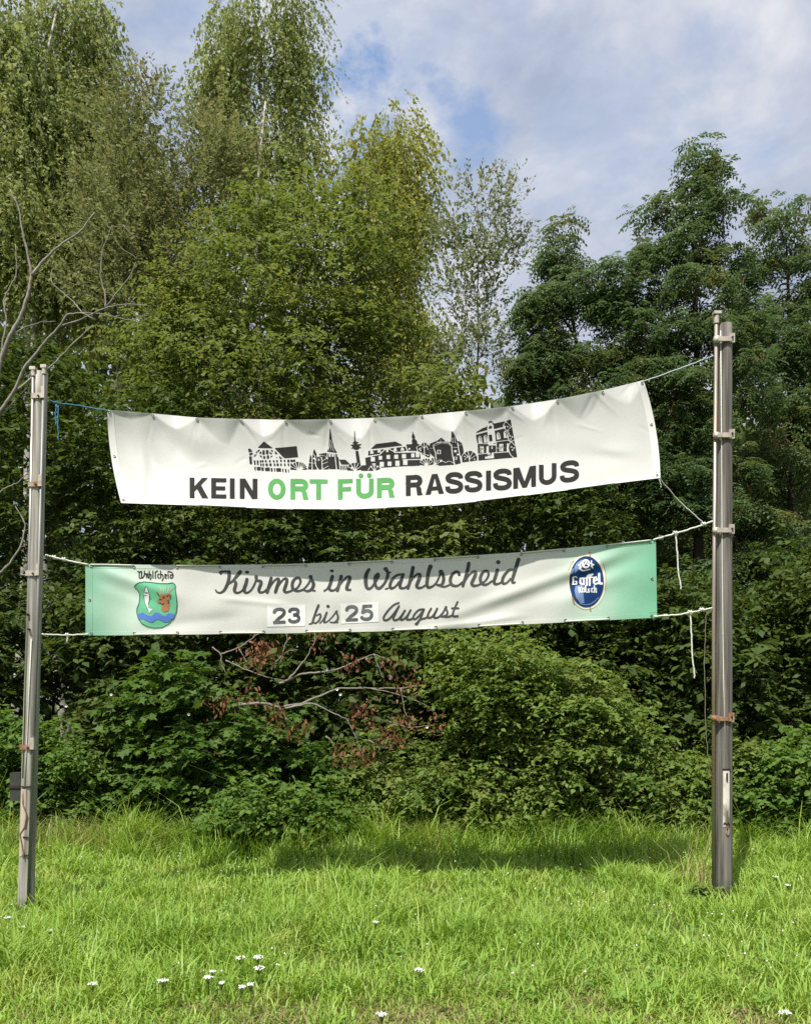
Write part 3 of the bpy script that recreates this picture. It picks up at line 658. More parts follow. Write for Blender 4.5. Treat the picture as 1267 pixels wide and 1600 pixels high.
def on_pole(p0, p1, r0, r1, q, z, d=0.004):
    a_ = axis_at(p0, p1, z); r_ = r0 + (r1 - r0) * z / p1[2] + d
    return np.array([a_[0] + r_ * math.sin(q), a_[1] - r_ * math.cos(q), z])
mb = MB(); zc = zrow(1201, RY)
mb.tube(np.stack([on_pole(rp0, rp1, .080, .062, q, zc, .006) for q in np.linspace(-.5, .36, 6)]), 0.008, 6); mb.build('slot_edge', M_IRON, right_pole)
mb = MB(); mb.tube(np.stack([on_pole(rp0, rp1, .080, .062, -.02, z, .006) for z in (zrow(1207, RY), zrow(1220, RY))]), 0.008, 6); mb.build('slot', M_IRON, right_pole)
mb = MB(); zc = zrow(1297, RY); mb.tube(np.stack([on_pole(rp0, rp1, .080, .062, .05 + .14 * math.cos(t), zc + 0.035 * math.sin(t), .006) for t in np.linspace(0, 2 * math.pi, 14)]), 0.006, 5); mb.build('rusty_ring', M_RUST, right_pole)
mb = MB(); zc = zrow(1285, RY); mb.tube(np.stack([on_pole(rp0, rp1, .080, .062, q, zc + .01 * math.sin(q * 20), .008) for q in np.linspace(-.35, .3, 7)]), 0.006, 5); mb.build('wire_tie', M_IRON, right_pole)
mb = MB(); mb.tube(np.stack([on_pole(rp0, rp1, .080, .062, q, zrow(y_, RY), .006) for q, y_ in ((-.95, 520), (-.75, 700), (-.6, 900), (-.42, 1060), (-.15, 1202))]), 0.0045, 5); mb.build('halyard', M_ROPE_W, right_pole, True)
rebase(right_pole)
for b_ in right_pole.children: pass

# --- the pale weathered pole with two rail pipes
LY = 6.69
lp0 = np.array([gx(40.5, LY), LY, -0.06]); lp1 = np.array([gx(65, LY), LY, zrow(583, LY)])
left_pole = thing('banner_pole', 'pale weathered wooden pole leaning inward with two rail pipes and a dark side box', 'pole', (lp0[0], LY, 0))
mb = MB(); pole_shaft(mb, lp0, lp1, 0.068, 0.056, 28, 26, 2, 0.012); mb.build('shaft', M_WOOD_LT, left_pole, True)
def lrail(xa, ya, xb, yb, r, cap_y, mat):
    p = np.stack([[gx(xa, LY), LY - 0.05, zrow(ya, LY)], [gx(xb, LY), LY - 0.05, zrow(yb, LY)]])
    p = np.stack([p[0], p.mean(0) + np.array([0.006, 0, 0]), p[1]])
    m_ = MB(); m_.tube(p, r, 10); m_.build('rail_pipe', mat, left_pole, True)
    m_ = MB(); m_.tube(np.stack([p[2] + np.array([0, 0, -.05]), p[2]]), 0.02, 10); m_.box(p[2] + np.array([0, 0, .014]), (.05, .045, .028)); m_.build('pulley_cap', M_BRK, left_pole)
lrail(49, 1418, 74, 580, 0.0135, 0, M_GALV_G)
lrail(42, 1215, 57, 583, 0.0125, 0, M_GALV)
for bi, py in enumerate((623, 760, 898, 1167)):
    z = zrow(py, LY); ax_ = axis_at(lp0, lp1, z); rr = 0.068 - 0.012 * z / lp1[2]
    mb = MB(); ang = np.linspace(-1.15, 1.15, 9)
    v = []
    for zo in (-.022, .022):
        for d_ in (.004, .014):
            v += [[ax_[0] + (rr + d_) * math.sin(q), ax_[1] - (rr + d_) * math.cos(q) - (0.012 if abs(q) > .5 else 0), z + zo] for q in ang]
    f = []
    for i in range(8):
        f += [[i + 9, i + 10, i + 28, i + 27], [i, i + 18, i + 19, i + 1], [i, i + 1, i + 10, i + 9], [i + 18, i + 27, i + 28, i + 19]]
    mb.add(v, f)
    br = mb.build('bracket', M_RUST if bi in (1, 3) else M_BRK, left_pole)
    mb = MB(); mb.box((ax_[0] + .052, ax_[1] - rr - .002, z + .03), (.03, .03, .1)); mb.build('clamp_plate', M_BRK, br)
    mb = MB(); mb.tube(np.array([[ax_[0] + .015, ax_[1] - rr - .022, z - .004], [ax_[0] + .015, ax_[1] - rr - .01, z - .004]]), 0.009, 6); mb.build('bolt', M_IRON, br)
mb = MB(); zb = zrow(1229, LY); xb = gx(27, LY)
mb.box((xb, LY + .02, zb), (0.092, 0.10, 0.245)); bxo = mb.build('side_box', M_BOX, left_pole)
mb = MB(); mb.box((xb + .04, LY - .036, zb + .0), (0.19, 0.010, 0.022)); mb.build('strap', M_IRON, bxo)
# rust-streaked slot and wire low on the shaft
n = 7; vv = []; zz = np.linspace(zrow(1336, LY), zrow(1232, LY), 14)
for z in zz:
    for q in np.linspace(-.62, .12, n): vv.append(on_pole(lp0, lp1, .068, .056, q, z, .004))
mb = MB(); mb.add(vv, [[i * n + j, i * n + j + 1, (i + 1) * n + j + 1, (i + 1) * n + j] for i in range(13) for j in range(n - 1)])
M_SCAR = noise_mat('scraped_wood', (0.40, 0.33, 0.25), (0.55, 0.50, 0.42), 30, (1, 1, 0.12), 0.8, 0.4, c3=(0.24, 0.13, 0.07), c3_amt=0.7)
mb.build('scraped_patch', M_SCAR, left_pole, True)
mb = MB(); mb.tube(np.stack([on_pole(lp0, lp1, .068, .056, q, zrow(y_, LY), .010) for q, y_ in ((-.35, 1234), (-.2, 1255), (.25, 1272), (.1, 1290), (-.5, 1302), (-.2, 1316), (0.0, 1330), (.1, 1340))]), 0.005, 5); mb.build('rusty_wire', M_RUST, left_pole, True)
for y_, q0, q1 in ((1228, -.6, .7), (1334, -.1, .75), (1306, -.1, .5)):
    mb = MB(); mb.tube(np.stack([on_pole(lp0, lp1, .068, .056, q, zrow(y_, LY), .008) for q in np.linspace(q0, q1, 6)]), 0.006, 5); mb.build('wire_tie', M_IRON, left_pole)
for y_, q in ((682, -.7), (772, -.9), (860, -.8), (945, -.9), (962, -.3), (985, -.1), (1408, .5)):
    mb = MB(); p = on_pole(lp0, lp1, .068, .056, q, zrow(y_, LY), -.002); mb.tube(np.stack([p, p + np.array([math.sin(q), -math.cos(q), 0]) * .03]), 0.010, 6); mb.build('nail', M_IRON, left_pole)
mb = MB(); mb.tube(np.stack([on_pole(lp0, lp1, .068, .056, q, zrow(y_, LY), .006) for q, y_ in ((.2, 1000), (.1, 1090), (.0, 1172), (-.1, 1228))]), 0.004, 5); mb.build('halyard', M_ROPE_W, left_pole, True)
rebase(left_pole)

# ------------------------------------------------------------------ banner surfaces
class Banner:
    """a sheet given by its top and bottom edge in the photograph and its depth between the poles"""
    def __init__(s, top, bot, depth, Wm, Hm):
        s.top = np.array(top, float); s.bot = np.array(bot, float); s.depth = depth; s.W, s.H = Wm, Hm
        def prep(p):
            u = (p[:, 0] - p[0, 0]) / (p[-1, 0] - p[0, 0]); return u
        s.tu, s.bu = prep(s.top), prep(s.bot)
        s.ts = s._smooth(s.tu, s.top[:, 1]); s.bs = s._smooth(s.bu, s.bot[:, 1])
    def _smooth(s, u, y):
        uu = np.linspace(0, 1, 801); yy = np.interp(uu, u, y); k = np.hanning(61); k /= k.sum()
        pad = np.pad(yy, 30, mode='reflect', reflect_type='odd'); return np.convolve(pad, k, 'valid')
    def img(s, u, v):
        uu = np.linspace(0, 1, 801)
        tx = s.top[0, 0] + u * (s.top[-1, 0] - s.top[0, 0]); bx = s.bot[0, 0] + u * (s.bot[-1, 0] - s.bot[0, 0])
        ty = np.interp(u, uu, s.ts); by = np.interp(u, uu, s.bs)
        bow = s.bow(u, v)
        return tx * (1 - v) + bx * v + bow, ty * (1 - v) + by * v
    def bow(s, u, v): return 0
    def inv(s, px, py):
        px = np.asarray(px, float); py = np.asarray(py, float)
        u = np.full(px.shape, .5); v = np.full(px.shape, .5); uu = np.linspace(0, 1, 801)
        for _ in range(12):
            x0 = s.top[0, 0] * (1 - v) + s.bot[0, 0] * v; x1 = s.top[-1, 0] * (1 - v) + s.bot[-1, 0] * v
            u = (px - x0) / (x1 - x0)
            uc = np.clip(u, 0, 1)
            ty = np.interp(uc, uu, s.ts); by = np.interp(uc, uu, s.bs); v = (py - ty) / (by - ty)
        return u, v
    def P(s, u, v, off=0.0):
        u = np.asarray(u, float); v = np.asarray(v, float)
        x, y = s.img(u, v)
        p = W(x, y, s.depth(u, v))
        if off:
            e = 1e-3
            a = W(*s.img(u + e, v), s.depth(u + e, v)) - p; b = W(*s.img(u, v + e), s.depth(u, v + e)) - p
            nrm = unit(np.cross(b, a)); nrm = np.where((nrm[..., 1] > 0)[..., None], -nrm, nrm)
            p = p + nrm * off
        return p
    def sheet(s, nu, nv, off=0.0, u0=0, u1=1, v0=0, v1=1):
        U, Vv = np.meshgrid(np.linspace(u0, u1, nu + 1), np.linspace(v0, v1, nv + 1))
        p = s.P(U, Vv, off).reshape(-1, 3)
        i = np.arange(nv)[:, None] * (nu + 1) + np.arange(nu)[None, :]
        f = np.stack([i, i + nu + 1, i + nu + 2, i + 1], -1).reshape(-1, 4)
        return p, f, U.ravel(), Vv.ravel()

# upper banner: hung from thirteen eyelets, the lower edge blown forward
ex = np.array([168, 239, 308, 377, 446.5, 516, 585, 658.6, 727, 799.6, 870, 940.5, 1005])
ey = np.array([640, 646, 652.5, 654.5, 656, 655, 653, 648.6, 642, 634.5, 624, 610, 594])
top1 = list(zip(ex, ey))
bot1 = [(190, 786), (214, 787), (310, 790), (384, 793.5), (456, 796), (530, 796.5), (590, 794.5), (672, 791), (740, 784.5), (820, 774.5), (890, 765.5), (965, 755), (1031, 747)]
eu = (ex - ex[0]) / (ex[-1] - ex[0])
#           recess depth (+ leans back at the top: faces the sky), pocket height in metres, kink position
seg = [(-.020, .07, .5), (.045, .13, .5), (-.05, .26, .62), (.060, .17, .42), (-.035, .165, .5), (.066, .20, .62), (-.034, .15, .5), (.062, .19, .68), (-.030, .13, .5), (.056, .17, .4), (-.045, .24, .45), (.03, .17, .55)]
folds1 = [(300, 690, 22, 26, .020), (272, 702, 14, 22, -.014), (335, 692, 20, 22, .016), (245, 680, 22, 26, -.010), (205, 745, 16, 40, .014), (214, 770, 8, 40, -.010), (930, 715, 30, 14, -.016), (955, 705, 26, 10, .014), (985, 690, 22, 40, .014), (212, 700, 9, 60, .010), (228, 730, 10, 40, -.009), (250, 760, 14, 20, .008), (650, 770, 30, 9, .006), (880, 745, 40, 10, .008), (700, 700, 16, 30, -.006), (880, 690, 50, 22, .012), (760, 690, 50, 30, .008), (460, 740, 80, 30, .006)]
rc1 = np.random.default_rng(21); creases1 = []
for x_, y_ in zip(ex, ey):
    for k_ in range(3):
        creases1.append((x_ + rc1.normal(0, 2), y_ + 1, x_ + rc1.uniform(-34, 34), y_ + rc1.uniform(28, 80), rc1.uniform(.0022, .006) * rc1.choice([-1, 1])))
for k_ in range(16):
    x_ = rc1.uniform(190, 1000); y_ = np.interp(x_, ex, ey) + rc1.uniform(20, 110); t_ = rc1.uniform(0, 3.14); l_ = rc1.uniform(25, 60)
    creases1.append((x_, y_, x_ + l_ * math.cos(t_), y_ + l_ * math.sin(t_) * .6, rc1.uniform(.002, .004) * rc1.choice([-1, 1])))
def line_fold(px, py, ax, ay, bx, by, sig, a, skew=0.0):
    dx, dy = bx - ax, by - ay; L_ = math.hypot(dx, dy); t = ((px - ax) * dx + (py - ay) * dy) / L_ / L_
    d = ((px - ax) * -dy + (py - ay) * dx) / L_
    env = np.clip(np.minimum(t * 4, (1 - t) * 2.5), 0, 1); env = env * env * (3 - 2 * env)
    return a * env * np.exp(-(d / sig) ** 2) * (1 + skew * d / sig)
def depth1(u, v):
    u = np.asarray(u, float); v = np.asarray(v, float)
    t = v * 0.87
    D = 6.735 + 0.25 * u
    bulge = (0.225 + 0.03 * np.sin(np.pi * np.clip(u, 0, 1))) * np.clip(v, 0, 1.2) ** 2.4 - 0.04 * np.sin(np.pi * np.clip(v, 0, 1)) * (0.6 + 0.4 * np.cos(u * 17))
    D = D - bulge
    k = np.clip(np.searchsorted(eu, u, side='right') - 1, 0, 11)
    x = np.clip((u - eu[k]) / (eu[k + 1] - eu[k]), 0, 1)
    A = np.array([q[0] for q in seg])[k]; T0 = np.array([q[1] for q in seg])[k]; kp = np.array([q[2] for q in seg])[k]
    tri = np.where(x < kp, x / kp, (1 - x) / (1 - kp)); prof = 0.55 * np.sin(np.pi * x) + 0.45 * tri
    T = T0 * prof + 1e-4
    w = np.clip(1 - t / T, 0, 1); w = w * w * (3 - 2 * w) * 0.25 + w * 0.75
    D = D + np.where(A > 0, 1.6, 1.0) * A * prof * w
    D = D - 0.010 * np.exp(-t / 0.22) * np.cos(2 * np.pi * x)
    px = 166 + u * 852; py = 640 + v * 148 - (u > .5) * 0
    py = np.interp(u, np.linspace(0, 1, 13), ey) + v * 148
    for fx, fy, sx, sy, a in folds1:
        D = D - a * np.exp(-((px - fx) / sx) ** 2 - ((py - fy) / sy) ** 2)
    for ax_, ay_, bx_, by_, a in creases1:
        D = D - line_fold(px, py, ax_, ay_, bx_, by_, 2.6, a)
    D = D + 0.004 * np.sin(u * 37 + v * 5) * v + 0.003 * np.sin(u * 71 - v * 9 + 1) * v * (1 - v) * 3
    D = D + 0.03 * np.exp(-u / 0.012) * v - 0.03 * np.exp(-(1 - u) / 0.02) * v * (1 - v)
    return D
B1 = Banner(top1, bot1, depth1, 4.92, 0.87)
B1.bow = lambda u, v: -6 * np.exp(-u / .05) * 4 * v * (1 - v) * .8 + 6 * np.exp(-(1 - u) / .05) * 4 * v * (1 - v)
top2 = [(134, 881), (220, 882.5), (320, 883), (440, 882), (560, 877.5), (700, 870.5), (820, 862.5), (920, 853.5), (1024, 842)]
bot2 = [(134.5, 993), (230, 992.5), (330, 991), (450, 989.5), (600, 986.5), (720, 981.5), (840, 974.5), (940, 969.5), (1026, 965)]
def depth2(u, v):
    u = np.asarray(u, float); v = np.asarray(v, float)
    D = 6.74 + 0.27 * u + 0.02 * np.sin(np.pi * u)
    px = 134 + u * 891; py = np.interp(u, [0, .3, .5, .75, 1], [881, 883, 877, 862, 842]) + v * np.interp(u, [0, .5, 1], [112, 109, 123])
    D = D - 0.05 * np.clip(v, 0, 1.1) * (1.15 - 0.75 * v) * np.sin(np.pi * np.clip(u, 0.02, .98)) ** .5
    D = D - line_fold(px, py, 1018, 846, 640, 985, 9, 0.016) + line_fold(px, py, 1018, 866, 660, 995, 11, 0.014)
    D = D - line_fold(px, py, 136, 882, 300, 940, 8, .012) + line_fold(px, py, 136, 900, 290, 960, 9, .008)
    D = D - line_fold(px, py, 330, 935, 480, 950, 5, .007) + line_fold(px, py, 200, 985, 420, 960, 10, .008) - line_fold(px, py, 860, 950, 1010, 880, 12, .010)
    D = D - line_fold(px, py, 640, 985, 840, 960, 5, .012)
    D = D + 0.003 * np.sin(u * 60 + v * 6) + 0.003 * np.sin(u * 23 - v * 11)
    return D
B2 = Banner(top2, bot2, depth2, 5.13, 0.66)

def banner_mat(name, green):
    m, nt, b = mat_new(name); L = nt.links
    if green:
        uv = N(nt, 'ShaderNodeUVMap'); sp = N(nt, 'ShaderNodeSeparateXYZ'); L.new(uv.outputs[0], sp.inputs[0])
        cr = N(nt, 'ShaderNodeValToRGB'); el = cr.color_ramp.elements
        G_ = (0.27, 0.56, 0.40, 1); G2 = (0.23, 0.57, 0.38, 1); Wt = (0.74, 0.74, 0.71, 1)
        el[0].position = 0.0; el[0].color = G_
        el[1].position = 1.0; el[1].color = G2
        for p_, c_ in ((.03, (0.36, 0.63, 0.48, 1)), (.085, (0.64, 0.79, 0.68, 1)), (.15, Wt), (.80, Wt), (.885, (0.60, 0.78, 0.66, 1)), (.94, (0.33, 0.63, 0.46, 1))):
            e_ = el.new(p_); e_.color = c_
        L.new(sp.outputs[0], cr.inputs[0]); col = cr.outputs[0]
    else:
        rgb = N(nt, 'ShaderNodeRGB'); rgb.outputs[0].default_value = (0.60, 0.597, 0.58, 1); col = rgb.outputs[0]
    # weathering: faint grime
    tcn = N(nt, 'ShaderNodeTexCoord'); n1 = N(nt, 'ShaderNodeTexNoise'); n1.inputs['Scale'].default_value = 3.0; n1.inputs['Detail'].default_value = 7
    L.new(tcn.outputs['Object'], n1.inputs['Vector'])
    r_ = N(nt, 'ShaderNodeMapRange'); r_.inputs['From Min'].default_value = .45; r_.inputs['From Max'].default_value = .8; r_.inputs['To Max'].default_value = .22
    L.new(n1.outputs['Fac'], r_.inputs['Value'])
    mm = N(nt, 'ShaderNodeMix', data_type='RGBA'); mm.inputs[7].default_value = (0.55, 0.54, 0.46, 1); L.new(r_.outputs[0], mm.inputs[0]); L.new(col, mm.inputs[6])
    L.new(mm.outputs[2], b.inputs['Base Color']); b.inputs['Roughness'].default_value = 0.5; b.inputs['Specular IOR Level'].default_value = 0.25
    tr = N(nt, 'ShaderNodeBsdfTranslucent'); L.new(mm.outputs[2], tr.inputs['Color'])
    ms = N(nt, 'ShaderNodeMixShader'); ms.inputs[0].default_value = 0.22
    L.new(b.outputs[0], ms.inputs[1]); L.new(tr.outputs[0], ms.inputs[2]); L.new(ms.outputs[0], nt.nodes['Material Output'].inputs['Surface'])
    bp = N(nt, 'ShaderNodeBump'); bp.inputs['Strength'].default_value = 0.25; bp.inputs['Distance'].default_value = 0.004
    n2 = N(nt, 'ShaderNodeTexNoise'); n2.inputs['Scale'].default_value = 14; n2.inputs['Detail'].default_value = 3; L.new(tcn.outputs['Object'], n2.inputs['Vector'])
    L.new(n2.outputs['Fac'], bp.inputs['Height']); L.new(bp.outputs[0], b.inputs['Normal'])
    return m
M_BAN1 = banner_mat('white_tarpaulin', False); M_BAN2 = banner_mat('green_white_tarpaulin', True)

def sheet_obj(B, name, mat, parent, nu, nv, off=0.0, **kw):
    p, f, U, Vv = B.sheet(nu, nv, off, **kw)
    me = arr_mesh(name, p, f, 4); uvl = me.uv_layers.new(name='UVMap')
    li = f.ravel(); uvl.data.foreach_set('uv', np.stack([U[li], 1 - Vv[li]], -1).astype(np.float32).ravel())
    return obj(name, me, mat, parent, True)
def rope_pts(pts, n=12, sag=0.0):
    pts = np.asarray(pts, float); t = np.linspace(0, len(pts) - 1, (len(pts) - 1) * n + 1)
    P = np.stack([np.interp(t, np.arange(len(pts)), pts[:, i]) for i in range(3)], -1)
    P[:, 2] -= sag * np.sin(np.pi * np.linspace(0, 1, len(P)))
    return P

# ------------------------------------------------------------------ flat print: raster fields turned into thin sheets
RES = 0.0040
class Ink:
    def __init__(s, B, px0, py0, px1, py1, res=None):
        """canvas over the part of the banner inside a pixel box"""
        s.B = B; s.r = res or RES
        uu, vv = B.inv(np.array([px0, px1, px0, px1]), np.array([py0, py0, py1, py1]))
        s.s0, s.s1 = max(uu.min(), .002) * B.W, min(uu.max(), .998) * B.W
        s.t0, s.t1 = max(vv.min(), .002) * B.H, min(vv.max(), .998) * B.H
        s.nx = int((s.s1 - s.s0) / s.r) + 2; s.ny = int((s.t1 - s.t0) / s.r) + 2
        s.gx = s.s0 + s.r * np.arange(s.nx); s.gy = s.t0 + s.r * np.arange(s.ny)
        s.f = np.zeros((s.ny, s.nx))
    def canv(s, pts):
        pts = np.asarray(pts, float); u, v = s.B.inv(pts[:, 0], pts[:, 1]); return np.stack([u * s.B.W, v * s.B.H], -1)
    def _put(s, sl, c, add):
        if add: s.f[sl] = np.maximum(s.f[sl], c)
        else: s.f[sl] = np.minimum(s.f[sl], 1 - c)
    def _win(s, lo, hi, pad):
        x0 = max(0, int((lo[0] - pad - s.s0) / s.r)); x1 = min(s.nx, int((hi[0] + pad - s.s0) / s.r) + 2)
        y0 = max(0, int((lo[1] - pad - s.t0) / s.r)); y1 = min(s.ny, int((hi[1] + pad - s.t0) / s.r) + 2)
        return slice(y0, y1), slice(x0, x1)
    def stroke(s, pts, w, smooth=True, add=True, flat=False):
        """pts in photograph pixels, w in photograph pixels (number or one per point)"""
        pts = np.asarray(pts, float); w = np.broadcast_to(np.asarray(w, float), (len(pts),))
        if smooth and len(pts) > 2:
            q = np.pad(np.column_stack([pts, w]), ((1, 1), (0, 0)), mode='reflect', reflect_type='odd'); out = []
            for i in range(1, len(q) - 2):
                p0, p1, p2, p3 = q[i - 1], q[i], q[i + 1], q[i + 2]
                for t in np.linspace(0, 1, 7)[:-1]:
                    out.append(.5 * ((2 * p1) + (-p0 + p2) * t + (2 * p0 - 5 * p1 + 4 * p2 - p3) * t * t + (-p0 + 3 * p1 - 3 * p2 + p3) * t ** 3))
            out.append(q[-2]); out = np.array(out); pts, w = out[:, :2], np.abs(out[:, 2])
        c = s.canv(pts); hw = w * 0.00577 / 2
        for i in range(len(c) - 1):
            a, b = c[i], c[i + 1]; m = max(hw[i], hw[i + 1])
            sl = s._win(np.minimum(a, b), np.maximum(a, b), m + 2 * s.r)
            X, Yg = np.meshgrid(s.gx[sl[1]], s.gy[sl[0]])
            if X.size == 0: continue
            d = b - a; L2 = d @ d + 1e-12
            t = ((X - a[0]) * d[0] + (Yg - a[1]) * d[1]) / L2
            tc_ = np.clip(t, 0, 1)
            dist = np.hypot(X - a[0] - tc_ * d[0], Yg - a[1] - tc_ * d[1]) - (hw[i] + (hw[i + 1] - hw[i]) * tc_)
            if flat:
                L_ = math.sqrt(L2)
                if i == 0: dist = np.maximum(dist, -t * L_)
                if i == len(c) - 2: dist = np.maximum(dist, (t - 1) * L_)
            s._put(sl, np.clip(.5 - dist / s.r, 0, 1), add)
        return s
    def poly(s, pts, add=True):
        c = s.canv(pts); sl = s._win(c.min(0), c.max(0), s.r)
        gx_, gy_ = s.gx[sl[1]], s.gy[sl[0]]
        if len(gx_) == 0 or len(gy_) == 0: return s
        cov = 0
        for ox in (-.33, 0, .33):
            for oy in (-.33, 0, .33):
                X, Yg = np.meshgrid(gx_ + ox * s.r, gy_ + oy * s.r); ins = np.zeros(X.shape, bool)
                for i in range(len(c)):
                    (xa, ya), (xb, yb) = c[i], c[i - 1]
                    if ya == yb: continue
                    ins ^= ((ya > Yg) != (yb > Yg)) & (X < (xb - xa) * (Yg - ya) / (yb - ya) + xa)
                cov = cov + ins / 9.0
        s._put(sl, cov, add); return s
    def ribbon(s, pts, w, smooth=False):
        """stroke with butt ends, filled as one outline"""
        p = np.asarray(pts, float)
        if smooth:
            q = np.pad(p, ((1, 1), (0, 0)), mode='reflect', reflect_type='odd'); o = []
            for i in range(1, len(q) - 2):
                p0, p1, p2, p3 = q[i - 1:i + 3]
                for t in np.linspace(0, 1, 9)[:-1]:
                    o.append(.5 * ((2 * p1) + (-p0 + p2) * t + (2 * p0 - 5 * p1 + 4 * p2 - p3) * t * t + (-p0 + 3 * p1 - 3 * p2 + p3) * t ** 3))
            p = np.array(o + [q[-2]])
        d = np.gradient(p, axis=0); d /= np.linalg.norm(d, axis=1)[:, None] + 1e-9
        nrm = np.stack([-d[:, 1], d[:, 0]], -1)
        return s.poly(np.concatenate([p + nrm * w / 2, (p - nrm * w / 2)[::-1]]))
    def ell(s, cx, cy, rx, ry, add=True, n=40):
        a = np.linspace(0, 2 * math.pi, n, endpoint=False); return s.poly(np.stack([cx + rx * np.cos(a), cy + ry * np.sin(a)], -1), add)
    def build(s, name, mat, parent, off=0.003):
        f = np.pad(s.f, 1); X = s.s0 + s.r * (np.arange(s.nx + 2) - 1); Yy = s.t0 + s.r * (np.arange(s.ny + 2) - 1)
        ins = f > .5; tot = ins[:-1, :-1].astype(int) + ins[:-1, 1:] + ins[1:, :-1] + ins[1:, 1:]
        V = []; Fc = []; n = 0
        jy, jx = np.nonzero(tot == 4)
        if len(jy):
            q = np.stack([np.stack([X[jx], Yy[jy]], -1), np.stack([X[jx], Yy[jy + 1]], -1), np.stack([X[jx + 1], Yy[jy + 1]], -1), np.stack([X[jx + 1], Yy[jy]], -1)], 1)
            # merge duplicate grid corners
            ids = np.stack([jy * 100000 + jx, (jy + 1) * 100000 + jx, (jy + 1) * 100000 + jx + 1, jy * 100000 + jx + 1], 1)
            un, iv = np.unique(ids, return_inverse=True)
            V = np.stack([X[un % 100000], Yy[un // 100000]], -1).tolist(); Fc = iv.reshape(-1, 4).tolist(); n = len(V)
        jy, jx = np.nonzero((tot > 0) & (tot < 4))
        for y, x in zip(jy.tolist(), jx.tolist()):
            cs = ((y, x), (y + 1, x), (y + 1, x + 1), (y, x + 1)); poly = []
            for k in range(4):
                a, b = cs[k], cs[(k + 1) % 4]; fa, fb = f[a], f[b]
                if fa > .5: poly.append((X[a[1]], Yy[a[0]]))
                if (fa > .5) != (fb > .5):
                    t = (.5 - fa) / (fb - fa); poly.append((X[a[1]] + t * (X[b[1]] - X[a[1]]), Yy[a[0]] + t * (Yy[b[0]] - Yy[a[0]])))
            if len(poly) >= 3:
                Fc.append(list(range(n, n + len(poly)))); V += poly; n += len(poly)
        if not V: return None
        V = np.array(V); P = s.B.P(V[:, 0] / s.B.W, V[:, 1] / s.B.H, off)
        me = bpy.data.meshes.new(name); me.from_pydata(P.tolist(), [], Fc); me.update()
        return obj(name, me, mat, parent)
def ink_mat(name, c, c2=None, rough=0.65):
    return noise_mat(name, c, c2 or tuple(x * 0.85 for x in c), 9, rough=rough, spec=0.08)
K_BLACK = ink_mat('ink_black', (0.022, 0.021, 0.020)); K_GREY = ink_mat('ink_dark_grey', (0.05, 0.052, 0.05), (0.085, 0.087, 0.083)); K_GREEN = ink_mat('ink_green', (0.085, 0.29, 0.085))
K_SHIELD = ink_mat('ink_sea_green', (0.16, 0.50, 0.30)); K_BLUE = ink_mat('ink_blue', (0.11, 0.22, 0.62)); K_BROWN = ink_mat('ink_tan', (0.42, 0.20, 0.10)); K_PALE = ink_mat('ink_pale', (0.72, 0.73, 0.74))
K_LINE = ink_mat('ink_dark_green_line', (0.03, 0.12, 0.08)); K_NAVY = ink_mat('ink_navy', (0.010, 0.03, 0.12), (0.014, 0.06, 0.20)); K_CREAM = ink_mat('ink_cream', (0.72, 0.66, 0.46), (0.78, 0.75, 0.62)); K_SHEEN = ink_mat('ink_light_blue', (0.20, 0.29, 0.50)); K_ANT = ink_mat('ink_antler', (0.40, 0.42, 0.28)); K_DKBROWN = ink_mat('ink_dark_brown', (0.10, 0.045, 0.025)); K_NUM = ink_mat('ink_faded_black', (0.06, 0.062, 0.066), (0.16, 0.165, 0.17)); K_WHITE = ink_mat('ink_white', (0.80, 0.80, 0.79))

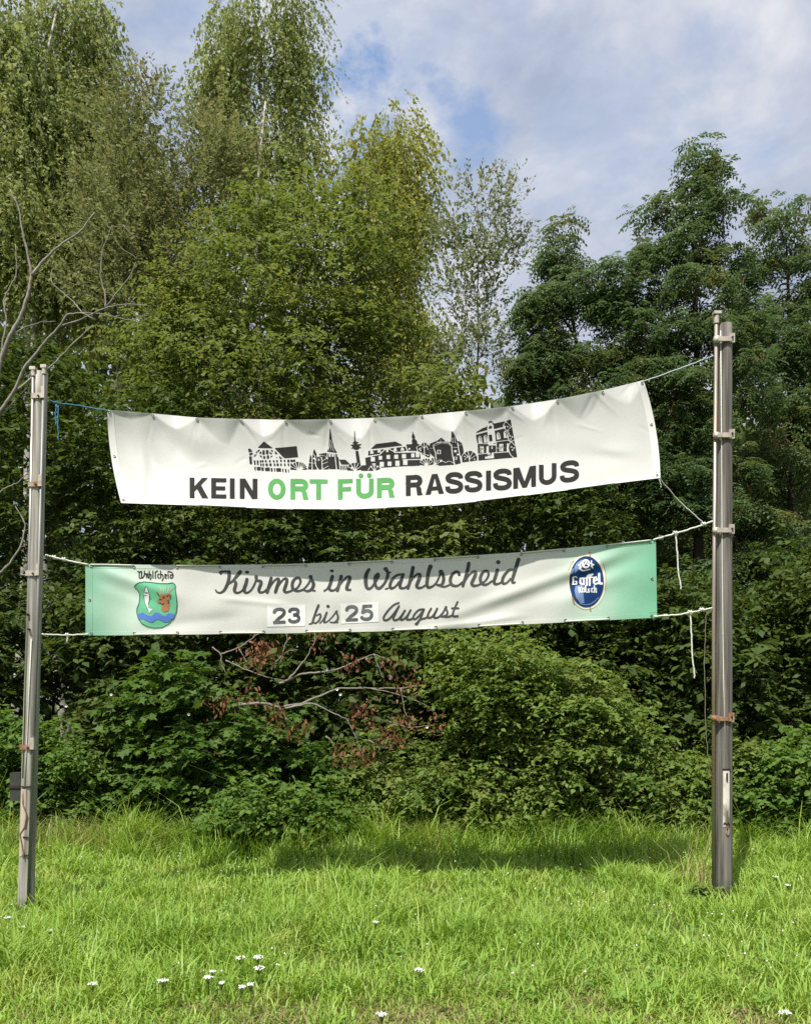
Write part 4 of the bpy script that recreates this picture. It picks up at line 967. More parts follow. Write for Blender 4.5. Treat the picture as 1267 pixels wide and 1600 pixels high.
# block capitals in a unit box (x 0..1, y 0 top..1 bottom): strokes with butt ends, w in units of height
def glyph(ink, ch, x0, x1, yt0, yb0, yt1, yb1, wpx):
    """box corners in pixels: left (yt0..yb0), right (yt1..yb1)"""
    h = ((yb0 - yt0) + (yb1 - yt1)) / 2; wd = x1 - x0; a = wpx / wd / 2; b = wpx / h / 2
    def m(pts):
        o = []
        for x, y in pts: o.append((x0 + x * wd, (yt0 * (1 - x) + yt1 * x) * (1 - y) + (yb0 * (1 - x) + yb1 * x) * y))
        return o
    S = lambda pts, sm=False: ink.ribbon(m(pts), wpx, smooth=sm)
    Pg = lambda pts: ink.poly(m(pts))
    def arc(cx, cy, rx, ry, t0, t1, n=14): return [(cx + rx * math.cos(math.radians(t)), cy + ry * math.sin(math.radians(t))) for t in np.linspace(t0, t1, n)]
    if ch in 'KEINTFRUMH1': pass
    if ch == 'I': Pg([(0, 0), (1, 0), (1, 1), (0, 1)])
    elif ch == 'E':
        Pg([(0, 0), (2 * a, 0), (2 * a, 1), (0, 1)]); Pg([(0, 0), (1, 0), (1, 2 * b * .85), (0, 2 * b * .85)]); Pg([(0, .5 - b * .85), (.93, .5 - b * .85), (.93, .5 + b * .85), (0, .5 + b * .85)]); Pg([(0, 1 - 2 * b * .85), (1, 1 - 2 * b * .85), (1, 1), (0, 1)])
    elif ch == 'F':
        Pg([(0, 0), (2 * a, 0), (2 * a, 1), (0, 1)]); Pg([(0, 0), (1, 0), (1, 2 * b * .85), (0, 2 * b * .85)]); Pg([(0, .5 - b * .85), (.9, .5 - b * .85), (.9, .5 + b * .85), (0, .5 + b * .85)])
    elif ch == 'T': Pg([(.5 - a, 0), (.5 + a, 0), (.5 + a, 1), (.5 - a, 1)]); Pg([(0, 0), (1, 0), (1, 2 * b * .85), (0, 2 * b * .85)])
    elif ch == 'K':
        Pg([(0, 0), (2 * a, 0), (2 * a, 1), (0, 1)]); Pg([(2 * a, .68), (2 * a, .42), (1 - 2.5 * a, 0), (1 - .1 * a, 0)]); Pg([(.32, .42), (.32 + 2 * a, .30), (1, 1), (1 - 2.6 * a, 1)])
    elif ch == 'N': Pg([(0, 0), (2 * a, 0), (2 * a, 1), (0, 1)]); Pg([(1 - 2 * a, 0), (1, 0), (1, 1), (1 - 2 * a, 1)]); Pg([(0, 0), (2.3 * a, 0), (1, 1), (1 - 2.3 * a, 1)])
    elif ch == 'M':
        Pg([(0, 0), (2 * a, 0), (2 * a, 1), (0, 1)]); Pg([(1 - 2 * a, 0), (1, 0), (1, 1), (1 - 2 * a, 1)]); Pg([(0, 0), (2.6 * a, 0), (.5 + .9 * a, 1), (.5 - .9 * a, 1)]); Pg([(1, 0), (1 - 2.6 * a, 0), (.5 - .9 * a, 1), (.5 + .9 * a, 1)])
    elif ch == 'A':
        Pg([(.5 - 1.15 * a, 0), (.5 + 1.15 * a, 0), (1, 1), (1 - 2.2 * a, 1), (.5, .2), (2.2 * a, 1), (0, 1)]); Pg([(.24, .62), (.76, .62), (.82, .62 + 1.6 * b), (.18, .62 + 1.6 * b)])
    elif ch == 'O': Pg(arc(.5, .5, .5, .52, 0, 354, 60)); ink.poly(m(arc(.5, .5, .5 - 2 * a, .52 - 2 * b * .95, 0, 354, 60)), False)
    elif ch == 'U': S([(a, 0), (a, .6)] + arc(.5, .62, .5 - a, .38 - b, 180, 0)[1:-1] + [(1 - a, .6), (1 - a, 0)])
    elif ch == 'R':
        Pg([(0, 0), (2 * a, 0), (2 * a, 1), (0, 1)]); S([(0, b * .9), (.6, b * .9)] + arc(.62, .29, .36 - a, .29 - b * .9, -90, 90, 9) + [(.6, .58 - b * .9), (0, .58 - b * .9)])
        Pg([(.42, .50), (.70, .52), (.84, .58), (.91, .68), (.93, .86), (1.0, 1.0), (1.0 - 2.25 * a, 1.0), (.93 - 2 * a, .86), (.91 - 2 * a, .72), (.60, .60), (.42, .58)])
    elif ch == 'S':
        S([(1 - a * 1.05, .30), (.84, .19), (.70, .11), (.5, .085), (.30, .105), (.17, .18), (.145, .28), (.22, .37), (.42, .435), (.64, .495), (.80, .57), (.865, .68), (.83, .81), (.70, .89), (.5, .915), (.28, .89), (.15, .81), (a * .95, .66)], True)
    elif ch == '2':
        S([(.08, .34), (.13, .18), (.32, .09), (.62, .09), (.85, .18), (.88, .34), (.74, .50), (.40, .70), (.16, .92)], True); Pg([(0, 1 - 1.8 * b), (1, 1 - 1.8 * b), (1, 1), (0, 1)])
    elif ch == '3':
        S([(.10, .30), (.18, .14), (.48, .09), (.78, .15), (.84, .28), (.74, .42), (.42, .47)], True); S([(.42, .47), (.78, .52), (.90, .68), (.82, .84), (.5, .91), (.18, .85), (.07, .70)], True)
    elif ch == '5':
        Pg([(.18, 0), (.95, 0), (.95, 1.8 * b), (.18, 1.8 * b)]); Pg([(.18, 0), (.42, 0), (.30, .5), (.06, .54)]); S([(.14, .50), (.35, .40), (.62, .38), (.88, .50), (.90, .70), (.75, .87), (.45, .91), (.18, .85), (.07, .72)], True)

# ------------------------------------------------------------------ upper banner
b1p = B1.P(np.array([0.5]), np.array([1.0]))[0]
ban1 = thing('banner', 'upper white tarpaulin banner printed with a black town skyline over block capitals', 'banner', (float(b1p[0]), float(b1p[1]), float(b1p[2])))
sheet_obj(B1, 'fabric', M_BAN1, ban1, 400, 72)
M_HEM = noise_mat('hem_tape', (0.57, 0.567, 0.55), (0.60, 0.597, 0.58), 8, rough=0.5, spec=0.2)
for nm, kw in (('hem', dict(v0=.955, v1=1.0)), ('hem', dict(u0=0, u1=.012)), ('hem', dict(u0=.988, u1=1))):
    vert = 'u1' in kw
    sheet_obj(B1, nm, M_HEM, ban1, 2 if vert else 200, 50 if vert else 2, 0.0022, **kw)
# welded double strips along the lower edge
for xa, xb in ((310, 383), (456, 530), (603, 674), (744, 820), (890, 965)):
    ua, _ = B1.inv(np.array([xa]), np.array([785.0])); ub, _ = B1.inv(np.array([xb]), np.array([785.0]))
    sheet_obj(B1, 'weld_strip', M_HEM, ban1, 24, 2, 0.0075, u0=float(ua[0]), u1=float(ub[0]), v0=.962, v1=1.0)
M_EYE = noise_mat('eyelet_metal', (0.25, 0.25, 0.24), (0.4, 0.4, 0.38), 40, rough=0.4, metal=0.8)
def ring_at(B, u, v, R, r, parent, mat, name='eyelet'):
    c = B.P(np.array([u]), np.array([v]), .006)[0]; du = unit(B.P(np.array([u + .002]), np.array([v]))[0] - B.P(np.array([u]), np.array([v]))[0]); dv = unit(B.P(np.array([u]), np.array([v + .01]))[0] - B.P(np.array([u]), np.array([v]))[0])
    a = np.linspace(0, 2 * math.pi, 11)
    m_ = MB(); m_.tube(c + R * (np.cos(a)[:, None] * du + np.sin(a)[:, None] * dv), r, 5, cap=False); return m_.build(name, mat, parent, True)
for u in eu: ring_at(B1, min(max(u, .004), .996), .022, .010, .0035, ban1, M_EYE)
for u, v in ((.006, .5), (.994, .45), (.006, .97), (.994, .97)): ring_at(B1, u, v, .010, .0035, ban1, M_EYE)
# slogan, word by word
tops = lambda x: np.interp(x, [297, 403, 520, 616, 634, 760, 820, 905], [746.5, 748.5, 749.5, 747, 743.5, 736, 730, 718.5])
bots = lambda x: np.interp(x, [297, 403, 520, 616, 634, 760, 820, 905], [778.5, 780, 781, 777.5, 775.5, 767, 763, 750.5])
def word(ink, letters, wpx=7.5):
    for ch, xa, xb in letters: glyph(ink, ch, xa, xb, tops(xa), bots(xa), tops(xb), bots(xb), wpx)
ink = Ink(B1, 285, 735, 412, 792); word(ink, [('K', 297, 326), ('E', 330.5, 354), ('I', 359.5, 367), ('N', 375, 402.5)]); tag(ink.build('lettering', K_BLACK, ban1), 'black word KEIN')
ink = Ink(B1, 412, 735, 520, 795); word(ink, [('O', 419, 446.5), ('R', 454, 482.5), ('T', 484, 512)]); tag(ink.build('lettering', K_GREEN, ban1), 'green word ORT')
ink = Ink(B1, 520, 730, 625, 795); word(ink, [('F', 528, 551), ('U', 556.5, 584), ('R', 589, 617)]); ink.ell(564, 743.5, 3.7, 3.7); ink.ell(577, 743, 3.7, 3.7); tag(ink.build('lettering', K_GREEN, ban1), 'green word FÜR')
ink = Ink(B1, 625, 700, 915, 792); word(ink, [('R', 634, 660.5), ('A', 664.5, 693.5), ('S', 695.5, 723.5), ('S', 725.5, 753.5), ('I', 759, 766.8), ('S', 770, 799.5), ('M', 801.5, 837), ('U', 841.5, 869), ('S', 874, 904.5)]); tag(ink.build('lettering', K_BLACK, ban1), 'black word RASSISMUS')
# skyline
sk = Ink(B1, 380, 645, 815, 750, 0.0034)
def Z(ox, oy, sc): return lambda *p: [(ox + x / sc, oy + y / sc) for x, y in p]
z1 = Z(380, 660, 10.558); z2 = Z(470, 655, 10.558); z3 = Z(560, 655, 10.558); z4 = Z(640, 655, 10.558); z5 = Z(720, 645, 12.67)
def rects(z, cells, h=None, add=True):
    for x0, y0, x1, y1 in cells: sk.poly(z((x0, y0), (x1, y0), (x1, y1), (x0, y1)), add)
# half-timbered house
sk.poly(z1((345, 315), (490, 425), (240, 422))); sk.poly(z1((520, 425), (885, 392), (907, 572), (680, 592)))
sk.poly(z1((85, 430), (125, 440), (155, 475), (95, 495))); sk.poly(z1((100, 515), (155, 495), (165, 520), (110, 550))); sk.poly(z1((100, 565), (145, 560), (150, 690), (112, 692)))
rects(z1, [(320, 460, 358, 535), (378, 458, 420, 525), (332, 558, 368, 598), (392, 545, 428, 600)])
for t in [((240, 455), (285, 455), (245, 495)), ((300, 475), (310, 520), (262, 512)), ((205, 505), (235, 465), (230, 510)), ((450, 460), (492, 458), (492, 495)), ((440, 480), (485, 520), (440, 525)), ((525, 465), (572, 520), (528, 525)), ((170, 570), (195, 530), (200, 560)), ((265, 545), (308, 550), (312, 592)), ((455, 555), (492, 548), (455, 590)), ((530, 560), (572, 590), (565, 600)), ((595, 550), (650, 598), (600, 600)), ((200, 530), (230, 530), (205, 555))]: sk.poly(z1(*t))
for i_, x in enumerate((175, 225, 275, 310, 360, 425, 490, 545, 610, 670, 730, 790)):
    y = 625 + (i_ < 3) * 4 - (i_ > 7) * 6
    sk.poly(z1((x, y), (x + 30, y), (x + 32, y + 33), (x + 3, y + 33)))
for i_, x in enumerate((180, 228, 282, 320, 370, 432, 505, 550, 612, 675, 735, 780)):
    w_ = 38 if x in (370, 432, 550) else 26
    sk.poly(z1((x, 680 - (x < 260) * 30), (x + w_, 678 - (x < 260) * 30), (x + w_ + 3, 722 - (x < 260) * 20), (x + 4, 722 - (x < 260) * 20)))
for x0, x1 in ((185, 210), (225, 290), (300, 340), (360, 440), (455, 485), (510, 530), (545, 625), (645, 665), (690, 715), (740, 755)):
    yo = 710 + (x0 - 185) * .08 + (x0 > 500) * -5
    sk.poly(z1((x0, yo + 25), (x1, yo + 22), (x1 + 4, yo + 80), (x0 + 6, yo + 80)))
rects(z1, [(730, 615, 765, 660), (780, 618, 815, 655), (825, 615, 862, 650)])
def fan(z, cx, cy, r, t0, t1, n, lw=1.3, clip=True):
    a = [(cx + r * math.cos(math.radians(t)), cy - r * math.sin(math.radians(t))) for t in np.linspace(t0, t1, 20)]
    sk.poly(z((cx, cy), *a))
    for t in np.linspace(t0, t1, n + 1)[1:-1]:
        sk.stroke(z((cx, cy), (cx + 1.05 * r * math.cos(math.radians(t)), cy - 1.05 * r * math.sin(math.radians(t)))), lw, False, add=False)
fan(z1, 915, 785, 135, 90, 178, 4); fan(z1, 935, 780, 120, 0, 92, 5)
# cypress and chapel
sk.poly(z2((160, 580), (185, 640), (180, 830), (118, 828))); sk.poly(z2((222, 490), (262, 570), (265, 640), (190, 650), (200, 560))); sk.poly(z2((185, 660), (240, 660), (270, 828), (190, 828)))
sk.stroke(z2((120, 720), (190, 720)), 1.6, False, False); sk.stroke(z2((185, 620), (190, 828)), 1.3, False, False); sk.stroke(z2((200, 560), (240, 620), (200, 650)), 1.2, False, False); sk.stroke(z2((190, 725), (240, 725), (235, 640)), 1.2, False, False); sk.stroke(z2((120, 775), (180, 770)), 1.0, False, False)
sk.poly(z2((240, 720), (260, 640), (320, 600), (400, 610), (450, 680), (465, 760), (455, 828), (290, 828), (255, 790)))
for p_ in [((345, 625), (355, 828)), ((290, 828), (250, 770), (240, 700)), ((350, 690), (440, 640)), ((355, 740), (455, 700)), ((360, 820), (460, 770)), ((300, 610), (345, 640))]: sk.stroke(z2(*p_), 1.4, False, False)
sk.ell(*z2((290, 670))[0], 2.2, 2.2, False); sk.ell(*z2((285, 672))[0], 1.1, 1.1)
sk.poly(z2((275, 580), (430, 555), (432, 630), (400, 600), (330, 585)))
# church with tall spire
sk.poly(z2((480, 150), (492, 170), (515, 330), (550, 470), (602, 556), (432, 532), (460, 480), (470, 330)))
for p_ in [((482, 330), (478, 420), (455, 520)), ((500, 340), (515, 440), (545, 530)), ((488, 420), (500, 500), (490, 520))]: sk.stroke(z2(*p_), .9, False, False)
sk.poly(z2((445, 555), (600, 575), (600, 610), (625, 640), (640, 825), (465, 822), (445, 640)))
sk.stroke(z2((562, 570), (568, 640), (590, 825)), 1.5, False, False); sk.stroke(z2((445, 560), (605, 575)), 1.0, False, False)
rects(z2, [(462, 568, 495, 622), (512, 570, 545, 622)], add=False)
sk.poly(z2((632, 668), (738, 670), (815, 745), (668, 748))); 
for x in range(650, 800, 26): sk.poly(z2((x, 765), (x + 14, 765), (x + 18, 835), (x + 2, 835)))
# television tower
sk.poly(z2((882, 200), (893, 200), (900, 350), (920, 375), (960, 382), (925, 400), (930, 415), (1010, 410), (965, 440), (970, 460), (1010, 470), (965, 480), (940, 505), (890, 505), (860, 480), (825, 490), (855, 462), (850, 445), (812, 425), (875, 415), (880, 400), (845, 395), (880, 370)))
sk.poly(z2((900, 528), (950, 524), (990, 770), (1000, 850), (930, 760)))
fan(z2, 895, 850, 130, 10, 178, 6); sk.ell(*z2((845, 800))[0], 2, 2, False)
# town hall
sk.poly(z2((1000, 765), (1080, 760), (1060, 640), (1200, 610), (1200, 850), (1000, 852)))
sk.poly(z3((205, 490), (290, 410), (610, 370), (730, 430)))
sk.poly(z3((165, 525), (770, 455), (800, 515), (160, 600)))
sk.poly(z3((110, 640), (350, 590), (450, 500), (500, 500), (600, 560), (1010, 548), (1025, 640), (1010, 765), (640, 780), (380, 800), (60, 845), (60, 765), (125, 760)))
sk.stroke(z3((150, 610), (350, 580), (440, 495), (500, 490), (610, 545), (960, 528)), 2.0, False, False)
for x, y in ((195, 520), (318, 498), (580, 476), (698, 466)): sk.poly(z3((x, y + 10), (x + 25, y - 2), (x + 48, y + 6), (x + 55, y + 50), (x - 5, y + 56)), False)
rects(z3, [(203, 620, 272, 700), (332, 600, 392, 670), (462, 585, 522, 660), (588, 580, 656, 655), (715, 570, 785, 648), (868, 560, 925, 632), (945, 552, 1002, 630), (350, 700, 420, 788), (480, 695, 545, 772), (608, 680, 678, 772), (735, 675, 808, 758), (225, 725, 285, 770), (455, 500, 495, 545)], add=False)
sk.stroke(z3((735, 668), (1030, 662)), 2.2, False, False)
fan(z3, 262, 850, 100, 15, 165, 4); sk.stroke(z3((160, 840), (190, 795), (262, 765), (330, 785), (370, 800)), 1.4, True, False)
# baroque tower
sk.poly(z3((785, 418), (885, 412), (878, 350), (895, 330), (875, 290), (890, 250), (892, 185), (905, 235), (935, 290), (925, 320), (968, 365), (968, 405), (1000, 410), (990, 520), (810, 520)))
sk.ell(*z3((838, 488))[0], 1.7, 1.9, False); sk.stroke(z3((770, 420), (812, 520)), 1.2, False, False)
# trees, round tower
def leafy(z, pts, veins, dots=()):
    sk.poly(z(*pts)); sk.stroke(z(*pts, pts[0]), 1.3, False, False)
    for v_ in veins: sk.stroke(z(*v_), 1.3, False, False)
    for d_ in dots: sk.ell(*z(d_)[0], 1.25, 1.35, False)
leafy(z4, [(110, 460), (180, 420), (230, 370), (290, 400), (340, 450), (330, 530), (345, 600), (320, 640), (250, 610), (140, 540)], [((245, 640), (240, 480), (235, 380)), ((240, 480), (290, 410)), ((240, 480), (180, 420)), ((290, 590), (150, 540))], [(160, 490), (180, 475), (178, 515), (285, 460), (300, 490), (305, 595)])
sk.poly(z4((330, 405), (450, 358), (520, 305), (590, 365), (680, 380), (690, 200), (710, 205), (790, 370), (810, 360), (870, 410), (890, 540), (850, 620), (850, 725), (740, 750), (480, 768), (420, 640), (330, 560)))
for p_, w_ in [(((395, 470), (390, 420), (450, 390), (540, 375), (640, 385), (690, 420), (690, 470)), 1.5), (((410, 440), (480, 405), (560, 398), (650, 410), (680, 440)), 1.2), (((395, 470), (425, 560), (435, 680)), 1.6), (((690, 470), (705, 600), (740, 745)), 1.6), (((340, 480), (400, 478)), 1.3), (((690, 465), (800, 462)), 1.3), (((790, 390), (810, 520), (850, 720)), 1.6), (((795, 425), (880, 420)), 1.3), (((450, 375), (590, 372)), 1.2), (((700, 300), (710, 375)), .9), (((735, 290), (750, 380)), .9), (((690, 380), (800, 390)), 1.0), (((515, 330), (505, 365)), .9)]: sk.stroke(z4(*p_), w_, False, False)
rects(z4, [(450, 500, 512, 578), (730, 505, 772, 548), (722, 615, 778, 672), (775, 565, 812, 598), (490, 665, 535, 700)], add=False)
rects(z4, [(468, 515, 495, 565), (738, 625, 762, 660)])
sk.stroke(z4((490, 720), (540, 690), (590, 715), (650, 690), (730, 730)), 1.4, True, False)
fan(z4, 275, 765, 115, 10, 175, 7); fan(z4, 400, 768, 125, 15, 110, 5)
leafy(z4, [(850, 620), (890, 560), (960, 520), (1020, 520), (1090, 570), (1115, 620), (1115, 685), (860, 720)], [((985, 690), (960, 520)), ((985, 640), (895, 555)), ((985, 640), (1040, 540)), ((985, 660), (1100, 590))], [(905, 615), (940, 630), (915, 660), (1065, 660)])
# manor house
sk.poly(z5((285, 410), (300, 385), (420, 310), (500, 280), (540, 220), (545, 170), (600, 160), (650, 215), (880, 165), (980, 130), (1030, 400), (1110, 875), (1040, 885), (340, 945), (330, 640)))
for p_ in [((290, 420), (540, 350), (690, 330), (850, 290), (870, 270))]: sk.stroke(z5(*p_), 3.4, False, False)
sk.poly(z5((515, 330), (520, 250), (560, 190), (610, 190), (640, 240), (650, 330)), False); sk.poly(z5((540, 310), (550, 280), (590, 250), (612, 275), (610, 305)))
sk.poly(z5((520, 350), (660, 320), (690, 560), (530, 585)), False); sk.poly(z5((545, 440), (610, 430), (622, 555), (560, 562)))
for x, y in ((338, 450), (445, 430), (700, 380), (840, 350)): sk.poly(z5((x, y + 30), (x + 30, y - 5), (x + 65, y + 25), (x + 85, y + 140), (x + 10, y + 155)), False)
for x, y in ((360, 480), (468, 462), (725, 415), (868, 385)): sk.stroke(z5((x, y), (x + 25, y + 5), (x + 20, y + 40), (x + 30, y + 80)), .9, False)
for p_, w_ in [(((330, 610), (560, 590), (930, 540), (960, 560)), 1.8), (((350, 650), (540, 610), (700, 590)), 1.0)]: sk.stroke(z5(*p_), w_, False, False)
rects(z5, [(370, 660, 450, 790), (500, 655, 550, 790), (540, 610, 690, 650)], add=False); rects(z5, [(455, 690, 480, 720), (465, 755, 495, 780), (380, 690, 395, 780), (560, 665, 590, 720), (410, 700, 430, 730)])
rects(z5, [(600, 660, 625, 720), (690, 600, 705, 780), (755, 610, 835, 760), (905, 600, 940, 760), (700, 690, 760, 705), (840, 690, 910, 702)], add=False); rects(z5, [(775, 660, 790, 740), (810, 640, 822, 700)])
sk.stroke(z5((310, 820), (520, 800), (940, 770)), 2.0, False, False); sk.poly(z5((560, 790), (640, 780), (655, 900), (470, 915), (475, 870)), False); sk.stroke(z5((500, 860), (560, 830)), 1.2, False); sk.stroke(z5((580, 800), (600, 790), (580, 850)), 1.2, False); sk.stroke(z5((335, 850), (335, 940)), 1.4, False, False)
for pts, v_ in ([(890, 170), (840, 240), (870, 310), (940, 400), (930, 500), (985, 560), (1050, 540)], 1), ([(985, 570), (940, 650), (940, 740), (980, 830), (1040, 885)], 1), ([(890, 170), (1000, 280)], 1), ([(985, 565), (1075, 650)], 1): sk.stroke(z5(*pts), 1.6, True, False)
for x, y in ((920, 270), (965, 295), (935, 335), (970, 455), (1015, 475), (985, 515), (995, 675), (1045, 695), (1018, 735)): sk.ell(*z5((x, y))[0], 1.4, 1.6, False)
tag(sk.build('skyline_print', K_BLACK, ban1), 'black paper-cut style skyline of houses, church spire and tower')
rebase(ban1)

# ------------------------------------------------------------------ lower banner
b2p = B2.P(np.array([0.5]), np.array([1.0]))[0]
ban2 = thing('banner', 'lower banner fading from mint green ends to white, printed with cursive lettering and a date', 'banner', (float(b2p[0]), float(b2p[1]), float(b2p[2])))
sheet_obj(B2, 'fabric', M_BAN2, ban2, 280, 48)
for nm, kw in (('hem', dict(v0=0, v1=.055)), ('hem', dict(v0=.94, v1=1.0)), ('hem', dict(u0=0, u1=.012, v0=.06, v1=.935)), ('hem', dict(u0=.986, u1=1, v0=.06, v1=.935))):
    vert = 'u1' in kw
    sheet_obj(B2, nm, M_BAN2, ban2, 2 if vert else 200, 40 if vert else 2, 0.0022, **kw)
for u in np.linspace(.01, .99, 14):
    for v in (.03, .97): ring_at(B2, u, v, .010, .0035, ban2, M_EYE)
for u, v in ((.007, .5), (.992, .5)): ring_at(B2, u, v, .010, .0035, ban2, M_EYE)
# rope threaded through the eyelets: shows in front of every other stretch
uu = np.linspace(.01, .99, 14)
for v, par in ((.012, 0), (.988, 1)):
    for i in range(13):
        if i % 2 == par:
            q = np.linspace(uu[i], uu[i + 1], 10); mb = MB(); mb.tube(B2.P(q, np.full(10, v), .010), .0065, 6); mb.build('lacing', M_ROPE_W, ban2, True)
# headline (traced brush script)
def script(ink, z, strokes, w, sc=None):
    for st in strokes:
        if len(st) == 3 and isinstance(st[2], (int, float)): ink.ell(*z(st[:2])[0], st[2], st[2])
        else: ink.stroke(z(*st), w)
r1 = Z(330, 880, 10.558); r2 = Z(440, 870, 10.558); r3 = Z(560, 870, 9.746); r4 = Z(690, 865, 9.746); r5 = Z(410, 930, 7.039); r6 = Z(590, 930, 9.05)
WT, WN = 4.9, 3.6
ink = Ink(B2, 330, 884, 500, 932)
ink.stroke(r1((158, 170), (152, 148), (190, 138), (295, 138)), 3.6); ink.ell(*r1((165, 160))[0], 2.6, 2.6)
ink.stroke(r1((300, 140), (300, 220), (285, 300), (255, 380), (210, 455), (150, 488), (100, 475), (75, 440)), [5, 5.2, 5.2, 5, 4.2, 3.2, 2.8, 2.2])
ink.stroke(r1((482, 145), (430, 205), (360, 290), (300, 335)), [6, 5, 3.6, 3]); ink.stroke(r1((320, 315), (375, 295), (408, 320), (400, 380), (385, 440), (405, 482), (455, 485), (515, 450), (545, 400)), [3, 3.6, 4.8, 5.2, 5, 4.2, 3.2, 3, 3])
ink.stroke(r1((592, 265), (575, 340), (548, 420), (560, 478), (610, 482), (670, 430), (720, 340), (742, 265)), [5, 5.4, 5.2, 4.4, 3.2, 3, 3, 3]); ink.ell(*r1((595, 148))[0], 3.4, 2.2)
ink.ell(*r1((745, 232))[0], 2.8, 3.4); ink.stroke(r1((745, 240), (760, 285), (815, 295), (825, 330), (800, 400), (788, 450), (812, 480), (870, 472), (925, 425)), [4, 4, 4.6, 5, 5, 4.6, 4, 3.2, 3])
ink.stroke(r1((992, 245), (970, 330), (945, 410), (925, 478)), 5.2); ink.stroke(r1((955, 420), (1010, 330), (1070, 265), (1112, 260), (1112, 310), (1085, 400), (1062, 475)), [3, 3, 3.4, 4.4, 5.2, 5.2, 5]); ink.stroke(r1((1075, 430), (1140, 330), (1200, 262), (1248, 262), (1245, 320), (1220, 400), (1205, 450), (1230, 478), (1290, 468), (1330, 452)), [3, 3, 3.4, 4.4, 5.2, 5.2, 4.6, 4, 3.2, 3])
ink.stroke(r2((165, 552), (250, 520), (300, 450), (312, 385), (272, 345), (215, 370), (180, 435), (182, 510), (225, 555), (290, 562), (355, 540)), [3, 3, 3.4, 4, 4, 4.6, 5, 4.8, 4.2, 3.4, 3.2])
ink.stroke(r2((350, 548), (420, 475), (475, 385), (485, 335)), [3.2, 3, 3.4, 4.6]); ink.ell(*r2((480, 328))[0], 3.3, 2.6); ink.stroke(r2((480, 350), (520, 420), (525, 480), (490, 540), (430, 566), (385, 555)), [4, 5.2, 5.2, 4.4, 3.6, 3]); ink.stroke(r2((470, 545), (550, 560)), 2.8)
tag(ink.build('lettering', K_GREY, ban2), 'cursive word Kirmes')
ink = Ink(B2, 500, 880, 556, 932)
ink.stroke(r2((705, 562), (755, 525), (800, 440), (835, 330)), [3, 3, 4, 5.4]); ink.stroke(r2((838, 325), (810, 430), (785, 510), (810, 552), (870, 550), (925, 500)), [5.4, 5.4, 5, 4.2, 3.2, 3]); ink.ell(*r2((830, 232))[0], 3.2, 2.2)
ink.stroke(r2((985, 322), (962, 410), (920, 555)), 5.2); ink.stroke(r2((945, 480), (1010, 400), (1080, 332), (1125, 335), (1118, 390), (1085, 470), (1075, 535), (1135, 545)), [3, 3, 3.4, 4.6, 5.2, 5.2, 4.4, 3.4])
tag(ink.build('lettering', K_GREY, ban2), 'cursive word in')
ink = Ink(B2, 562, 868, 815, 928)
ink.stroke(r3((160, 195), (120, 270), (110, 370), (122, 455), (155, 488), (205, 460), (255, 385), (300, 300)), [5, 6, 6, 5.4, 4.4, 3.6, 4, 5]); ink.stroke(r3((295, 275), (255, 310), (252, 400), (280, 470), (330, 475), (395, 405), (440, 310), (445, 235), (410, 190)), [7, 5, 4.6, 4.6, 4.6, 4, 5, 5, 5]); ink.stroke(r3((445, 240), (490, 238)), 2.4); ink.ell(*r3((415, 185))[0], 3.6, 3)
ink.stroke(r3((412, 490), (450, 478)), 2.4); ink.stroke(r3((690, 270), (620, 272), (555, 300), (500, 370), (480, 440), (500, 480), (560, 455), (620, 380)), [3.4, 3.6, 4, 4.6, 4.8, 4.2, 3.2, 3]); ink.stroke(r3((682, 270), (650, 360), (630, 435), (645, 475), (705, 472), (760, 430)), [5, 5.2, 5, 4.2, 3.2, 3])
ink.stroke(r3((830, 165), (812, 260), (785, 370), (752, 478)), [5.6, 5.6, 5.2, 4.6]); ink.stroke(r3((785, 390), (830, 325), (890, 268), (935, 270), (930, 320), (900, 395), (885, 445), (912, 472), (965, 465), (1030, 425)), [3, 3, 3.6, 4.8, 5.4, 5.4, 5, 4.2, 3.2, 3])
ink.stroke(r3((1095, 150), (1068, 230), (1048, 340), (1042, 425), (1065, 465), (1120, 452), (1180, 400), (1230, 300), (1250, 240)), [7, 6, 5.4, 5, 4.4, 3.4, 3, 3, 4]); ink.ell(*r3((1250, 228))[0], 3.2, 3.2)
ink.stroke(r4((0, 270), (25, 350), (25, 420), (-5, 475), (-70, 480)), [4.4, 5, 5, 4.4, 3]); ink.stroke(r4((-60, 475), (0, 500), (60, 500), (130, 470)), 3)
ink.stroke(r4((265, 320), (255, 285), (210, 278), (155, 325), (130, 400), (145, 465), (195, 492), (255, 482), (320, 430)), [4.6, 4, 4, 4.6, 5.2, 4.8, 4, 3.2, 3]); ink.ell(*r4((262, 312))[0], 2.2, 2.6)
ink.stroke(r4((412, 150), (395, 240), (365, 350), (320, 492)), [5.6, 5.6, 5.2, 4.6]); ink.stroke(r4((355, 415), (400, 345), (465, 282), (512, 280), (508, 330), (475, 405), (455, 455), (482, 488), (545, 482), (620, 450)), [3, 3, 3.6, 4.8, 5.4, 5.4, 5, 4.2, 3.2, 3])
ink.stroke(r4((600, 458), (665, 410), (705, 345), (708, 288), (675, 262), (625, 285), (590, 355), (592, 425), (635, 470), (695, 465), (760, 420)), [3, 3, 3.4, 4, 4, 4.6, 5, 4.8, 4.2, 3.4, 3])
ink.stroke(r4((845, 250), (820, 340), (795, 420), (812, 462), (865, 458), (930, 420)), [5.2, 5.4, 5, 4.2, 3.2, 3]); ink.ell(*r4((860, 130))[0], 3.4, 3.1)
ink.stroke(r4((1095, 245), (1030, 250), (965, 310), (925, 390), (932, 452), (985, 448), (1045, 385)), [3.4, 4, 4.6, 4.8, 4.2, 3.2, 3]); ink.stroke(r4((1168, 90), (1130, 210), (1090, 340), (1072, 415), (1085, 445), (1115, 438)), [6, 5.8, 5.2, 4.6, 3.8, 2.6])
